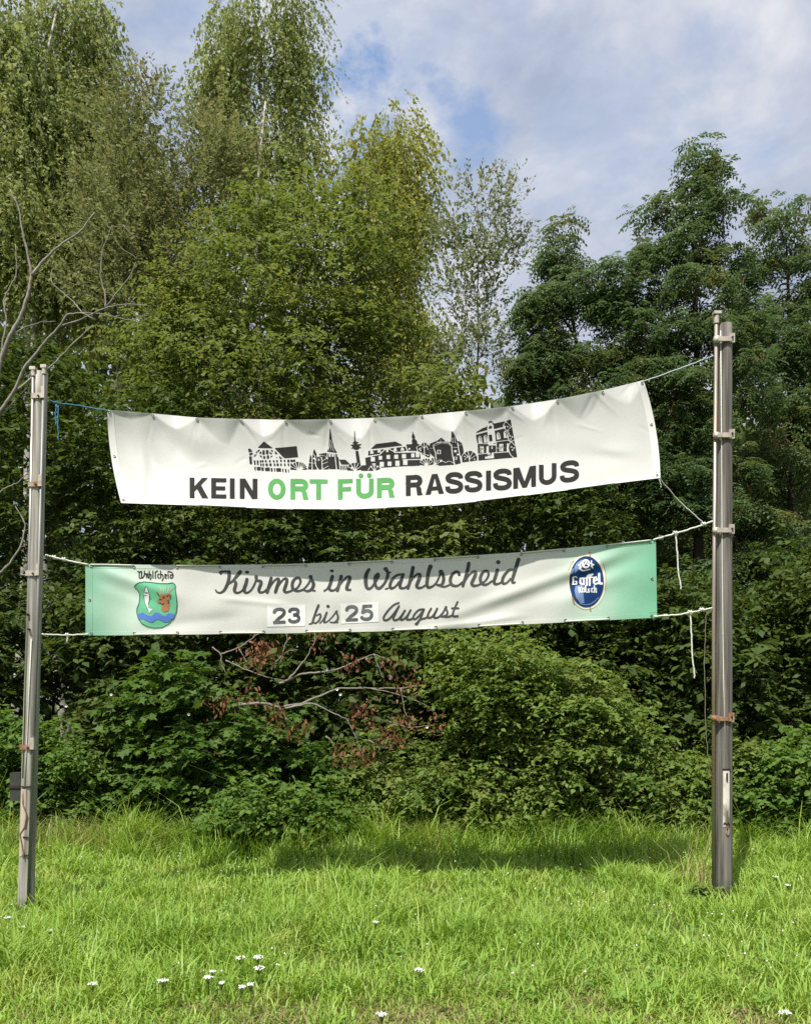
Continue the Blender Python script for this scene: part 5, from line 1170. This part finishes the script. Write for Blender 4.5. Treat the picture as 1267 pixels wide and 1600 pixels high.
tag(ink.build('lettering', K_GREY, ban2), 'cursive place name on the banner')
for quad, digs in (([(418, 946), (477.5, 945), (477, 978), (417.5, 979.5)], [('2', 427, 446.5, 950.3, 974.7), ('3', 450.5, 469, 949.8, 974.2)]), ([(532, 943.5), (591.5, 940.5), (592, 971.5), (533, 974.8)], [('2', 540, 559.3, 946.3, 971), ('5', 563, 582.3, 945.3, 970)])):
    q = Ink(B2, 405, 930, 600, 988); q.poly(quad); pt = q.build('date_patch', K_WHITE, ban2, .0030)
    dg = Ink(B2, 405, 930, 600, 988)
    for ch, xa, xb, ya, yb in digs: glyph(dg, ch, xa, xb, ya, yb, ya - .8, yb - .8, 4.8)
    dg.build('numerals', K_NUM, pt, .0062)
ink = Ink(B2, 480, 940, 535, 984)
ink.stroke(r5((618, 112), (592, 175), (562, 262), (548, 305), (515, 318)), [4, 3.6, 3.6, 3, 2]); ink.stroke(r5((555, 290), (580, 308), (620, 280), (642, 230), (632, 205), (598, 225)), [2.4, 2.4, 2.8, 3, 2.4, 2]); ink.stroke(r5((632, 308), (670, 265), (705, 195)), [2, 2, 3]); ink.stroke(r5((708, 190), (685, 260), (680, 298), (720, 285), (770, 235), (812, 180)), [3.2, 3.2, 2.8, 2, 2, 2.4]); ink.ell(*r5((722, 122))[0], 2.6, 2.4); ink.ell(*r5((817, 178))[0], 2, 1.8); ink.stroke(r5((812, 185), (832, 235), (822, 275), (785, 300), (745, 295)), [2.4, 3.2, 3, 2.2, 2]); ink.stroke(r5((770, 300), (830, 298)), 2)
tag(ink.build('lettering', K_GREY, ban2), 'small cursive word bis')
ink = Ink(B2, 592, 935, 722, 985)
for st in [((298, 108), (225, 140), (140, 225), (85, 312), (98, 352), (155, 338), (225, 265), (302, 152)), ((302, 152), (250, 262), (218, 330), (250, 352), (310, 322), (385, 215)), ((385, 215), (342, 290), (322, 338), (352, 345), (410, 300), (465, 210)), ((465, 210), (420, 300), (412, 342), (470, 340), (505, 318)), ((655, 200), (585, 208), (520, 270), (500, 328), (540, 332), (600, 272), (650, 205)), ((652, 205), (620, 290), (580, 370), (552, 405)), ((555, 395), (600, 345), (680, 322), (715, 290)), ((755, 188), (715, 262), (705, 310), (740, 320), (790, 280), (842, 188)), ((842, 188), (802, 280), (802, 320), (862, 308), (920, 250), (958, 180)), ((958, 180), (985, 240), (972, 280), (920, 300), (880, 298)), ((920, 302), (990, 305), (1045, 288)), ((1128, 95), (1085, 190), (1060, 270), (1075, 297), (1130, 295)), ((1048, 185), (1140, 185))]: ink.stroke(r6(*st), 3.1)
ink.ell(*r6((548, 408))[0], 2.8, 2.4); ink.ell(*r6((965, 170))[0], 2.2, 2.0)
tag(ink.build('lettering', K_GREY, ban2), 'cursive word August')
# crest with its black-letter name
r7 = Z(200, 875, 13.91)
ink = Ink(B2, 205, 886, 282, 912, 0.0022)
for st in [((218, 248), (262, 262), (300, 245)), ((250, 262), (252, 395)), ((302, 245), (302, 392)), ((365, 238), (362, 330), (325, 392), (255, 396)), ((365, 300), (400, 300)), ((408, 310), (408, 385)), ((432, 300), (445, 390)), ((405, 310), (440, 296)), ((470, 238), (468, 392)), ((470, 312), (506, 312), (510, 395), (490, 430)), ((548, 240), (552, 396)), ((602, 400), (602, 262), (650, 236)), ((688, 304), (655, 320), (660, 385), (690, 394)), ((716, 240), (718, 390)), ((720, 312), (762, 320), (775, 400), (748, 450)), ((845, 322), (812, 310), (812, 388), (845, 394)), ((820, 352), (845, 330)), ((880, 300), (882, 394)), ((872, 262), (890, 250)), ((900, 250), (960, 268), (992, 330), (968, 392), (925, 388), (930, 325), (985, 318))]: ink.stroke(r7(*st), 1.55, False)
tag(ink.build('lettering', K_BLACK, ban2, .004), 'small black-letter name above the crest')
shield = [(145, 585), (170, 540), (230, 500), (350, 480), (500, 490), (700, 515), (880, 515), (980, 495), (1035, 545), (1035, 640), (1060, 820), (1075, 960), (1060, 1130), (1000, 1270), (880, 1400), (740, 1470), (580, 1480), (430, 1450), (310, 1380), (230, 1270), (200, 1150), (205, 1050), (245, 960), (265, 820), (260, 720), (215, 640)]
def box7(): return Ink(B2, 204, 905, 284, 987, 0.0032)
cr = box7().poly(r7(*shield)).build('crest', K_SHIELD, ban2, .003)
box7().stroke(r7(*shield, shield[0]), 1.1, False).build('crest_outline', K_LINE, cr, .0055)
wt = [(212, 1190), (290, 1150), (350, 1150), (430, 1200), (500, 1225), (550, 1200), (600, 1140), (680, 1150), (760, 1205), (820, 1220), (880, 1160), (950, 1155), (1032, 1192)]; wb = [(985, 1278), (930, 1290), (880, 1350), (800, 1355), (720, 1310), (640, 1285), (590, 1320), (530, 1360), (450, 1340), (350, 1290), (300, 1275), (245, 1300)]
box7().poly(r7(*wt, *wb)).build('wave', K_BLUE, cr, .0058)
fish = [(390, 580), (420, 590), (450, 680), (475, 780), (470, 870), (445, 960), (450, 1040), (490, 1060), (555, 1070), (520, 1100), (490, 1130), (465, 1160), (455, 1100), (430, 1060), (390, 980), (365, 880), (360, 780), (360, 680)]
fo = box7().poly(r7(*fish)).build('fish', K_PALE, cr, .0058)
k_ = box7()
for st in [((350, 692), (445, 705)), ((345, 765), (425, 772)), ((372, 720), (440, 725)), ((470, 790), (515, 850)), ((360, 690), (395, 575), (430, 600), (460, 700), (480, 790), (470, 880), (448, 965)), ((358, 780), (368, 890), (395, 990), (440, 1080))]: k_.stroke(r7(*st), .7, False)
k_.build('markings', K_LINE, cr, .0075)
deer = [(690, 770), (760, 740), (840, 770), (870, 740), (920, 720), (950, 760), (920, 850), (890, 880), (910, 960), (900, 1060), (880, 1120), (780, 1130), (730, 1090), (740, 1000), (760, 960), (700, 930), (660, 950), (640, 900), (680, 850)]
box7().poly(r7(*deer)).build('stag_head', K_BROWN, cr, .0058)
k_ = box7()
for st in [((700, 760), (655, 670), (650, 590)), ((740, 740), (722, 640), (690, 560)), ((785, 745), (785, 640), (760, 560)), ((820, 745), (832, 640), (845, 560)), ((850, 740), (900, 640), (890, 570)), ((890, 720), (960, 640), (990, 600))]: k_.stroke(r7(*st), 1.5)
k_.build('antlers', K_ANT, cr, .0062)
k_ = box7()
for st in [((760, 820), (800, 790), (790, 830)), ((690, 850), (740, 860)), ((870, 880), (900, 900), (880, 940)), ((640, 700), (690, 770)), ((850, 790), (890, 760)), ((920, 760), (930, 820)), ((700, 930), (760, 965), (790, 940))]: k_.stroke(r7(*st), 1.2, False)
k_.build('stag_lines', K_DKBROWN, cr, .0080)
# oval emblem
r8 = Z(880, 855, 15.24)
def box8(): return Ink(B2, 880, 858, 956, 962, 0.0030)
em = box8().ell(*r8((552, 822))[0], 30.3, 43.5).build('emblem_border', K_CREAM, ban2, .003)
b8 = box8()
for st in [((240, 330), (170, 430), (120, 560)), ((945, 400), (985, 560), (1000, 760), (990, 1000)), ((625, 130), (630, 210)), ((200, 1150), (250, 1330)), ((630, 1440), (640, 1500))]: b8.stroke(r8(*st), [0.8] * len(st) if len(st) > 2 else 2.2)
b8.build('border_line', ink_mat('ink_gold_brown', (0.36, 0.26, 0.13)), em, .0055)
ov = box8().ell(*r8((545, 825))[0], 26.9, 39.8, n=60).build('emblem_oval', K_NAVY, em, .0058)
for pts in (((280, 930), (440, 900), (470, 1120), (490, 1330), (400, 1340), (290, 1200), (260, 1050)), ((250, 500), (300, 390), (430, 300), (480, 330), (400, 420), (330, 560), (260, 620)), ((165, 600), (190, 540), (240, 500), (230, 600), (180, 650))):
    box8().poly(r8(*pts)).build('sheen_print', K_SHEEN, em, .0070)
box8().stroke(r8((380, 1345), (560, 1370), (700, 1320), (830, 1200)), 1.0).build('sheen_line', K_SHEEN, em, .0070)
w8 = box8()
w8.ell(*r8((525, 400))[0], 6.6, 6.9).ell(*r8((530, 400))[0], 3.7, 4.2, False)
for st, w_ in [(((480, 440), (530, 350), (580, 430)), 1.3), (((500, 410), (560, 410)), 1.0), (((420, 370), (380, 430), (420, 480), (370, 510), (430, 545)), 2.2), (((660, 340), (650, 400), (710, 420), (650, 450), (690, 490)), 2.0), (((440, 560), (530, 545), (620, 520)), 1.6), (((340, 430), (400, 480)), 1.4),
    (((312, 725), (285, 695), (205, 715)), 1.5), (((222, 715), (226, 800), (222, 885)), 2.5), (((210, 890), (305, 886)), 1.7), (((304, 886), (304, 822)), 2.1), (((262, 815), (312, 815)), 1.3), (((395, 745), (395, 860), (440, 895)), 3.0), (((395, 745), (475, 740), (478, 895)), 2.9), (((548, 910), (550, 720), (590, 665), (620, 660)), 3.0), (((616, 910), (620, 710), (650, 655), (685, 650)), 3.0), (((515, 742), (680, 718)), 2.0), (((715, 815), (790, 790), (770, 720), (715, 735), (712, 850), (745, 885), (800, 870)), 2.6), (((840, 635), (846, 860), (905, 872)), 3.6),
    (((362, 965), (370, 1080)), 2.0), (((415, 960), (378, 1020), (415, 1080)), 1.7), (((440, 1000), (440, 1070), (488, 1070), (488, 1000), (440, 1000)), 1.7), (((448, 965), (452, 966)), 1.5), (((480, 963), (484, 964)), 1.5), (((520, 930), (522, 1060), (545, 1075)), 2.1), (((610, 1000), (578, 1005), (580, 1040), (610, 1045), (605, 1075), (570, 1075)), 1.7), (((690, 985), (660, 995), (660, 1065), (695, 1070)), 1.9), (((726, 930), (730, 1075)), 2.1), (((730, 990), (766, 985), (772, 1078)), 2.1)]: w8.stroke(r8(*st), w_, False)
tag(w8.build('emblem_lettering', K_WHITE, em, .0088), 'white lettering and crest on the blue oval')
rebase(ban2)
for r_ in (ban1, ban2, left_pole, right_pole): pass
# ------------------------------------------------------------------ ropes and cords
def cord(name, label, pts, r, mat, sag=0.0, knots=(), cat='rope', group=None):
    pts = np.asarray(pts, float); c = pts[0]
    root = thing(name, label, cat, (float(c[0]), float(c[1]), float(c[2])), group)
    P = rope_pts(pts, 10, sag); P[:, 0] += (.006 * np.sin(np.linspace(0, 9, len(P))) * np.linspace(0, 1, len(P))) * ('end hanging' in label); rr_ = np.random.default_rng(len(label)); P[1:-1] += rr_.normal(0, .0015, P[1:-1].shape)
    mb = MB(); mb.tube(P, r, 6); mb.build('strand', mat, root, True)
    for k_ in knots:
        k_ = np.asarray(k_, float); a = np.linspace(0, 4 * math.pi, 22)
        mb = MB(); mb.tube(k_ + np.stack([np.linspace(-1.6, 1.6, 22) * r * 1.5, 1.7 * r * np.cos(a), 1.7 * r * np.sin(a)], -1), r * .9, 5); mb.build('knot', mat, root, True)
    rebase(root); return root
w = lambda x, y, Y: W(x, y, Y)
b1 = lambda u, v: B1.P(np.array([u]), np.array([v]), .004)[0]
b2 = lambda u, v: B2.P(np.array([u]), np.array([v]), .008)[0]
cord('tie_rope', 'blue rope tying the skyline banner to the pale pole', [w(80, 626, LY - .03), w(90, 629, LY - .02), w(125, 633, 6.71), b1(.003, .015)], .0055, M_ROPE_B, .004, [w(90, 629, LY - .02)])
for dx, y1 in ((0, 690), (3, 668), (-3, 664)):
    pass
cord('rope_tail', 'bunched blue rope tail hanging beside the pale pole', [w(90, 630, LY - .02), w(87, 645, LY - .02), w(88, 664, LY - .02), w(91, 650, LY - .025), w(92, 634, LY - .03), w(91, 660, LY - .03), w(92, 690, LY - .03)], .005, M_ROPE_B)
cord('tie_rope', 'pale blue rope tying the skyline banner to the thick pole', [b1(.997, .015), w(1050, 579, 6.99), w(1100, 560.5, 7.0), w(1114, 556, 6.985)], .005, M_ROPE_P, .006, [w(1100, 560.5, 7.0)])
# the rope along the top of the upper banner
q = np.linspace(0.003, .997, 120); edge = B1.P(q, np.full(120, .012), -.012)
cord('top_rope', 'thin grey rope threaded along the top edge of the skyline banner', edge, .0045, M_ROPE_P)
cord('tie_rope', 'thin white string slanting from the skyline banner corner down to the rope knot', [b1(.996, .985), w(1060, 781, 6.93), w(1099, 818, 6.98)], .0045, M_ROPE_W, .008)
cord('rope_tail', 'short white string end at the lower corner of the skyline banner', [b1(.996, .985), w(1032, 756, 6.76), w(1032, 762, 6.77)], .0035, M_ROPE_W)
cord('tie_rope', 'white rope from the mint banner top corner to the thick pole', [b2(.995, .012), w(1055, 833, 7.0), w(1099, 819, 6.985), w(1114, 814, 6.985)], .008, M_ROPE_W, .004, [w(1055, 833, 7.0), w(1099, 819, 6.985), w(1032, 840, 7.02)])
cord('rope_tail', 'long white rope end hanging from the knotted upper rope by the thick pole', [w(1055, 834, 7.0), w(1058, 870, 6.99), w(1060, 900, 6.99), w(1063, 921, 6.99)], .0068, M_ROPE_W)
cord('tie_rope', 'white rope from the mint banner bottom corner to the thick pole', [b2(.995, .985), w(1060, 960, 7.0), w(1096, 953, 6.985), w(1112, 950, 6.985)], .008, M_ROPE_W, .004, [w(1078, 957, 6.99), w(1096, 953, 6.985), w(1040, 963, 7.02)])
cord('rope_tail', 'long white rope end hanging from the knotted lower rope by the thick pole', [w(1078, 958, 6.99), w(1080, 1000, 6.985), w(1082, 1035, 6.985), w(1084, 1060, 6.985)], .0068, M_ROPE_W)
cord('tie_rope', 'white knotted rope from the mint banner top corner to the pale pole', [w(72, 867, LY - .06), w(80, 869, LY - .03), w(105, 875, 6.71), b2(.005, .012)], .0078, M_ROPE_W, .003, [w(86, 871, 6.70), w(101, 874, 6.71)])
cord('tie_rope', 'white looped rope from the mint banner bottom corner to the pale pole', [w(66, 991, LY - .06), w(75, 991, LY - .03), w(105, 992, 6.71), b2(.005, .985)], .007, M_ROPE_W, .003, [w(106, 992, 6.71)])
cord('rope_tail', 'short white rope end below the mint banner bottom corner near the pale pole', [w(106, 992, 6.705), w(106, 998, 6.705), w(105, 1004, 6.705)], .006, M_ROPE_W)
cord('hanging_cord', 'thin dark cord hanging slack beside the thick pole rail', [w(1112, 950, 6.97), w(1102, 962, 6.95), w(1100, 1040, 6.95), w(1102, 1140, 6.95), w(1107, 1198, 6.96), w(1112, 1215, 6.97)], .0035, noise_mat('dull_cord', (0.13, 0.14, 0.10), (0.22, 0.18, 0.11), 20))

# ------------------------------------------------------------------ dead wood
def limb_px(mb, pts, z, Y, r0, r1, wob=0.01, seed=0, dY=0.0):
    r = np.random.default_rng(seed); p = np.array(z(*pts)); n = len(p)
    P = W(p[:, 0], p[:, 1], Y + np.linspace(0, dY, n))
    t = np.linspace(0, n - 1, (n - 1) * 5 + 1)
    Q = np.stack([np.interp(t, np.arange(n), P[:, i]) for i in range(3)], -1)
    k = np.array([.25, .5, .25]); Q[1:-1] = .25 * Q[:-2] + .5 * Q[1:-1] + .25 * Q[2:]
    Q[1:-1] += r.normal(0, wob * .5, Q[1:-1].shape)
    mb.tube(Q, np.linspace(r0, r1, len(Q)), 6, cap=True); return Q
z6 = Z(0, 200, 3.636)
dt = thing('dead_tree', 'bare dead tree with pale grey limbs behind the pale pole', 'tree', (gx(-35, 11.4), 11.4, 0))
mb = MB(); Q = limb_px(mb, [(-130, 4100), (-100, 2600), (-60, 1700), (10, 1300), (60, 1180), (130, 1050), (165, 930), (182, 840), (160, 720), (130, 580), (105, 440), (60, 350)], z6, 11.4, .04, .008, .01, 1); mb.build('trunk', M_DEAD, dt, True)
for i, (pts, a_, b_, dy) in enumerate([([(182, 840), (250, 750), (340, 670), (450, 595), (540, 480)], .022, .008, .1), ([(-60, 1700), (75, 1510), (150, 1350), (260, 1215), (340, 1130), (380, 1060), (470, 1050), (540, 1090)], .026, .008, -.2), ([(470, 1050), (430, 1000), (380, 950), (290, 880), (300, 760)], .012, .005, .1),
    ([(75, 1510), (180, 1420), (300, 1350), (420, 1220), (530, 1120)], .018, .007, .3), ([(10, 1300), (40, 1080), (20, 980), (70, 880), (100, 830), (90, 660)], .014, .005, .2), ([(340, 1130), (480, 1080), (600, 1020), (700, 1000), (850, 1010)], .013, .005, -.3), ([(600, 1020), (600, 940), (570, 840), (580, 700), (640, 550)], .011, .004, .1), ([(600, 1020), (740, 850), (780, 740), (690, 680)], .010, .004, -.1), ([(470, 1050), (600, 1060), (740, 1095), (850, 1050)], .010, .004, .1),
    ([(60, 1180), (150, 1130), (240, 1100), (320, 1100)], .011, .004, .1), ([(-60, 1700), (60, 1580), (160, 1470), (170, 1400)], .013, .005, .1), ([(-100, 2600), (40, 2500), (120, 2380), (150, 2250), (90, 2150)], .02, .006, .1), ([(-60, 2150), (20, 2050), (100, 2020), (160, 1960)], .014, .005, .0), ([(500, 790), (560, 815)], .006, .004, 0), ([(700, 550), (740, 600), (800, 630)], .006, .004, 0)]):
    mb = MB(); limb_px(mb, pts, z6, 11.4, a_, b_, .008, 10 + i, dy); mb.build('limb', M_DEAD, dt, True)
rebase(dt)
z7 = Z(320, 960, 3.334)
fb = thing('fallen_branch', 'fallen grey branch with withered brown leaves lying over the bushes', 'branch', tuple(float(c) for c in W(440, 1105, 9.9)))
for i, (pts, a_, b_, dy) in enumerate([([(180, 470), (300, 460), (390, 485), (500, 465), (600, 425), (690, 385), (830, 385), (1020, 385), (1120, 370)], .022, .008, .3), ([(420, 490), (560, 460), (660, 510), (750, 550)], .016, .007, .1), ([(390, 360), (430, 345), (500, 310), (620, 300), (700, 285), (800, 240), (880, 205), (960, 240)], .018, .006, .2), ([(430, 345), (480, 290), (520, 240), (575, 140), (570, 60)], .012, .005, .1),
    ([(880, 205), (900, 260), (925, 320)], .007, .004, 0), ([(1020, 385), (1040, 500), (1060, 540)], .007, .004, 0), ([(40, 170), (85, 205), (90, 260), (110, 310)], .010, .004, 0), ([(85, 205), (170, 180), (270, 110), (330, 60)], .011, .004, .1), ([(350, 265), (430, 190), (485, 185)], .009, .004, 0), ([(390, 265), (430, 130), (420, 60)], .008, .004, 0), ([(110, 240), (200, 280), (330, 330), (420, 345)], .010, .006, 0), ([(390, 485), (420, 530), (430, 560)], .009, .005, 0), ([(740, 540), (790, 650), (830, 740)], .008, .004, 0), ([(850, 655), (920, 690), (980, 705)], .012, .008, 0), ([(630, 635), (670, 670)], .013, .010, 0), ([(180, 180), (210, 240), (300, 310)], .008, .004, 0), ([(800, 380), (960, 400), (1150, 470), (1220, 540)], .008, .004, .1), ([(960, 560), (1060, 590), (1160, 580)], .009, .005, .1)]):
    mb = MB(); limb_px(mb, pts, z7, 9.9, a_, b_, .008, 40 + i, dy); mb.build('limb', M_DEAD, fb, True)
rb = np.random.default_rng(8)
for (x, y, n_) in ((310, 190, 110), (270, 230, 60), (240, 420, 40), (90, 460, 60), (370, 530, 60), (820, 510, 90), (730, 730, 70), (980, 630, 100), (1050, 555, 50), (760, 240, 50), (600, 110, 40), (1060, 350, 70), (980, 260, 40), (1200, 560, 50), (500, 600, 40), (850, 740, 50), (20, 690, 16)):
    p = W(*z7((x, y))[0], 9.85) + rb.normal(0, 1, (n_, 3)) * np.array([.11, .10, .085])
    L_ = rb.uniform(.04, .085, n_)
    V, Fc, k = leaf_verts(p, unit(np.array([0, 0, -1.0]) + rb.normal(0, .5, p.shape)), unit(rb.normal(0, 1, p.shape)), L_, L_ * .45, 'ovate')
    tag(obj('withered_leaves', arr_mesh('withered_leaves', V, Fc, k), M_LF_BROWN, fb), kind='stuff')
rebase(fb)

# ------------------------------------------------------------------ flowers in the meadow
M_PETAL = noise_mat('white_petals', (0.72, 0.73, 0.68), (0.80, 0.80, 0.77), 40, rough=0.6)
M_STEM = leaf_mat('flower_stems', (0.10, 0.17, 0.03), (0.16, 0.24, 0.05), (0.2, 0.2, 0.06), .2)
ry = np.random.default_rng(3)
def yarrow(px, py, size, label, group=None):
    # the flower head is seen at (px, py); the plant stands on the ground below it
    hgt = 0.16 + 0.05 * ry.random()
    Y = F * (EYE - hgt) / (py - HY); x = gx(px, Y)
    root = thing('yarrow_plant', label, 'flower', (x, Y, 0), group)
    lean = ry.normal(0, .02, 2)
    mb = MB(); mb.tube(np.array([[x - lean[0], Y - lean[1], -.01], [x - lean[0] * .4, Y - lean[1] * .4, hgt * .55], [x, Y, hgt]]), [.0028, .0024, .0018], 5); mb.build('stem', M_STEM, root)
    m = 34
    a = ry.uniform(0, 2 * math.pi, m); rr_ = size * np.sqrt(ry.random(m)); mb = MB(); sp = MB()
    for q in range(m):
        c = np.array([x + rr_[q] * math.cos(a[q]), Y + rr_[q] * math.sin(a[q]), hgt + .012 - 2.5 * rr_[q] ** 2 + ry.normal(0, .002)])
        t = np.linspace(0, 2 * math.pi, 6)[:-1]; R_ = size * .14
        ring = np.stack([c[0] + R_ * np.cos(t), c[1] + R_ * np.sin(t), np.full(5, c[2])], -1)
        mb.add(np.vstack([ring, c + np.array([0, 0, .006]), c - np.array([0, 0, .004])]), [[i, (i + 1) % 5, 5] for i in range(5)] + [[(i + 1) % 5, i, 6] for i in range(5)])
        sp.tube(np.array([[x, Y, hgt - .035], c]), .0009, 3, cap=False)
    h_ = mb.build('flower_head', M_PETAL, root); sp.build('stalks', M_STEM, root)
    rebase(root)
YL = [(376, 1499, .030, 'white yarrow head at the upper side of the yarrow patch'), (404, 1498, .034, 'broad flat white yarrow head at the upper corner of the yarrow patch'), (405, 1515, .034, 'white yarrow head just under the broad one in the patch'), (326, 1530, .028, 'white yarrow head on the near side of the yarrow patch'), (333, 1521, .02, 'small white yarrow head beside the near side head'),
      (255, 1535, .030, 'low wide white yarrow head away from the patch'), (145, 1540, .026, 'single white yarrow head in front of the pale pole'), (346, 1539, .02, 'small pale yarrow head between the patch and the mown strip'), (378, 1545, .022, 'small yarrow head at the lower edge of the patch'), (392, 1541, .022, 'round yarrow head at the lower side of the patch'),
      (35, 1451, .026, 'white yarrow head beside the foot of the pale pole'), (80, 1456, .028, 'white yarrow head a step right of the pale pole foot'), (13, 1436, .026, 'white yarrow head at the foot of the pale pole on its outer side'), (655, 1518, .030, 'lone white yarrow head in the middle of the meadow'), (587, 1443, .024, 'small white yarrow head in the open grass below the date'), (1230, 1385, .026, 'white yarrow head right of the thick pole'), (1212, 1372, .022, 'small white yarrow head behind the other right of the thick pole'), (1225, 1585, .03, 'white yarrow head on the mown strip'), (596, 1588, .028, 'white yarrow head at the edge of the mown strip')]
for x_, y_, s_, l_ in YL: yarrow(x_, y_, s_, l_, 'white yarrow flowers in the meadow')
# many tiny clover heads
cxp, cyp = wedge(420, 4.6, 9.3, .6, 1.0); kk = rg.random(len(cxp)) < .25 + .9 * (vnoise(cxp, cyp, .9, 31) > .55); cxp, cyp = cxp[kk], cyp[kk]
V = []; Fq = []
oct_ = np.array([[1, 0, 0], [0, 1, 0], [-1, 0, 0], [0, -1, 0], [0, 0, 1.1], [0, 0, -1.0]])
of = np.array([[0, 1, 4], [1, 2, 4], [2, 3, 4], [3, 0, 4], [1, 0, 5], [2, 1, 5], [3, 2, 5], [0, 3, 5]])
c = np.stack([cxp, cyp, rg.uniform(.08, .17, len(cxp)) + .05 * (cyp > 8)], -1); s_ = rg.uniform(.005, .009, len(cxp))
V = (c[:, None, :] + oct_[None] * s_[:, None, None]).reshape(-1, 3); Fq = (np.arange(len(c))[:, None, None] * 6 + of[None]).reshape(-1, 3)
tag(obj('clover_blossoms', arr_mesh('clover_blossoms', V, Fq, 3), M_PETAL), 'tiny white clover blossoms dotted through the meadow grass', 'flowers', kind='stuff')
# weed at the foot of the thick pole, and white bindweed blooms on the bushes
tree('weed', 'small yellow green weed at the foot of the thick pole', 'plant', M_LF_HOP, M_STEM, (1098, 6.95), [(1096, 1392, 17, 14), (1110, 1396, 12, 12)], 'flat', 22, 6, 5, .04, None, 201, shape='ovate', trunk_r=.006, rc=.05, n_prim=6, stems=4, twig_len=.08)
rf = np.random.default_rng(12)
BL = [(527, 1077, 9.75, 'white bindweed bloom on the fallen branch, upper of two'), (532, 1085, 9.75, 'white bindweed bloom on the fallen branch, lower of two'), (667, 1136, 9.85, 'white bindweed bloom beside the end of the fallen branch'), (175, 1085, 9.9, 'pale bloom in the maple bush near the pale pole'), (105, 1103, 10.0, 'pale bloom between the pale pole and the maple bush'), (296, 1116, 9.8, 'pale bloom in the middle of the maple bush')]
for x_, y_, Yb, l_ in BL:
    c = W(x_, y_, Yb); root = thing('bindweed_bloom', l_, 'flower', tuple(float(v) for v in c), 'pale blooms on the bushes')
    a = np.linspace(0, 2 * math.pi, 11)[:-1]; R_ = .018
    ring = np.stack([c[0] + R_ * np.cos(a), np.full(10, c[1] - .02), c[2] + R_ * np.sin(a)], -1); rim = np.stack([c[0] + R_ * .35 * np.cos(a), np.full(10, c[1] - .008), c[2] + R_ * .35 * np.sin(a)], -1); bk = c + np.array([0, .045, -.01])
    mb = MB(); mb.add(np.vstack([ring, rim, bk]), [[i, (i + 1) % 10, 10 + (i + 1) % 10, 10 + i] for i in range(10)] + [[10 + i, 10 + (i + 1) % 10, 20] for i in range(10)]); mb.build('trumpet', M_PETAL, root, True)
    mb = MB(); mb.tube(np.array([bk, bk + np.array([.005, .05, -.02])]), .004, 5); mb.build('stalk', M_STEM, root)
    rebase(root)
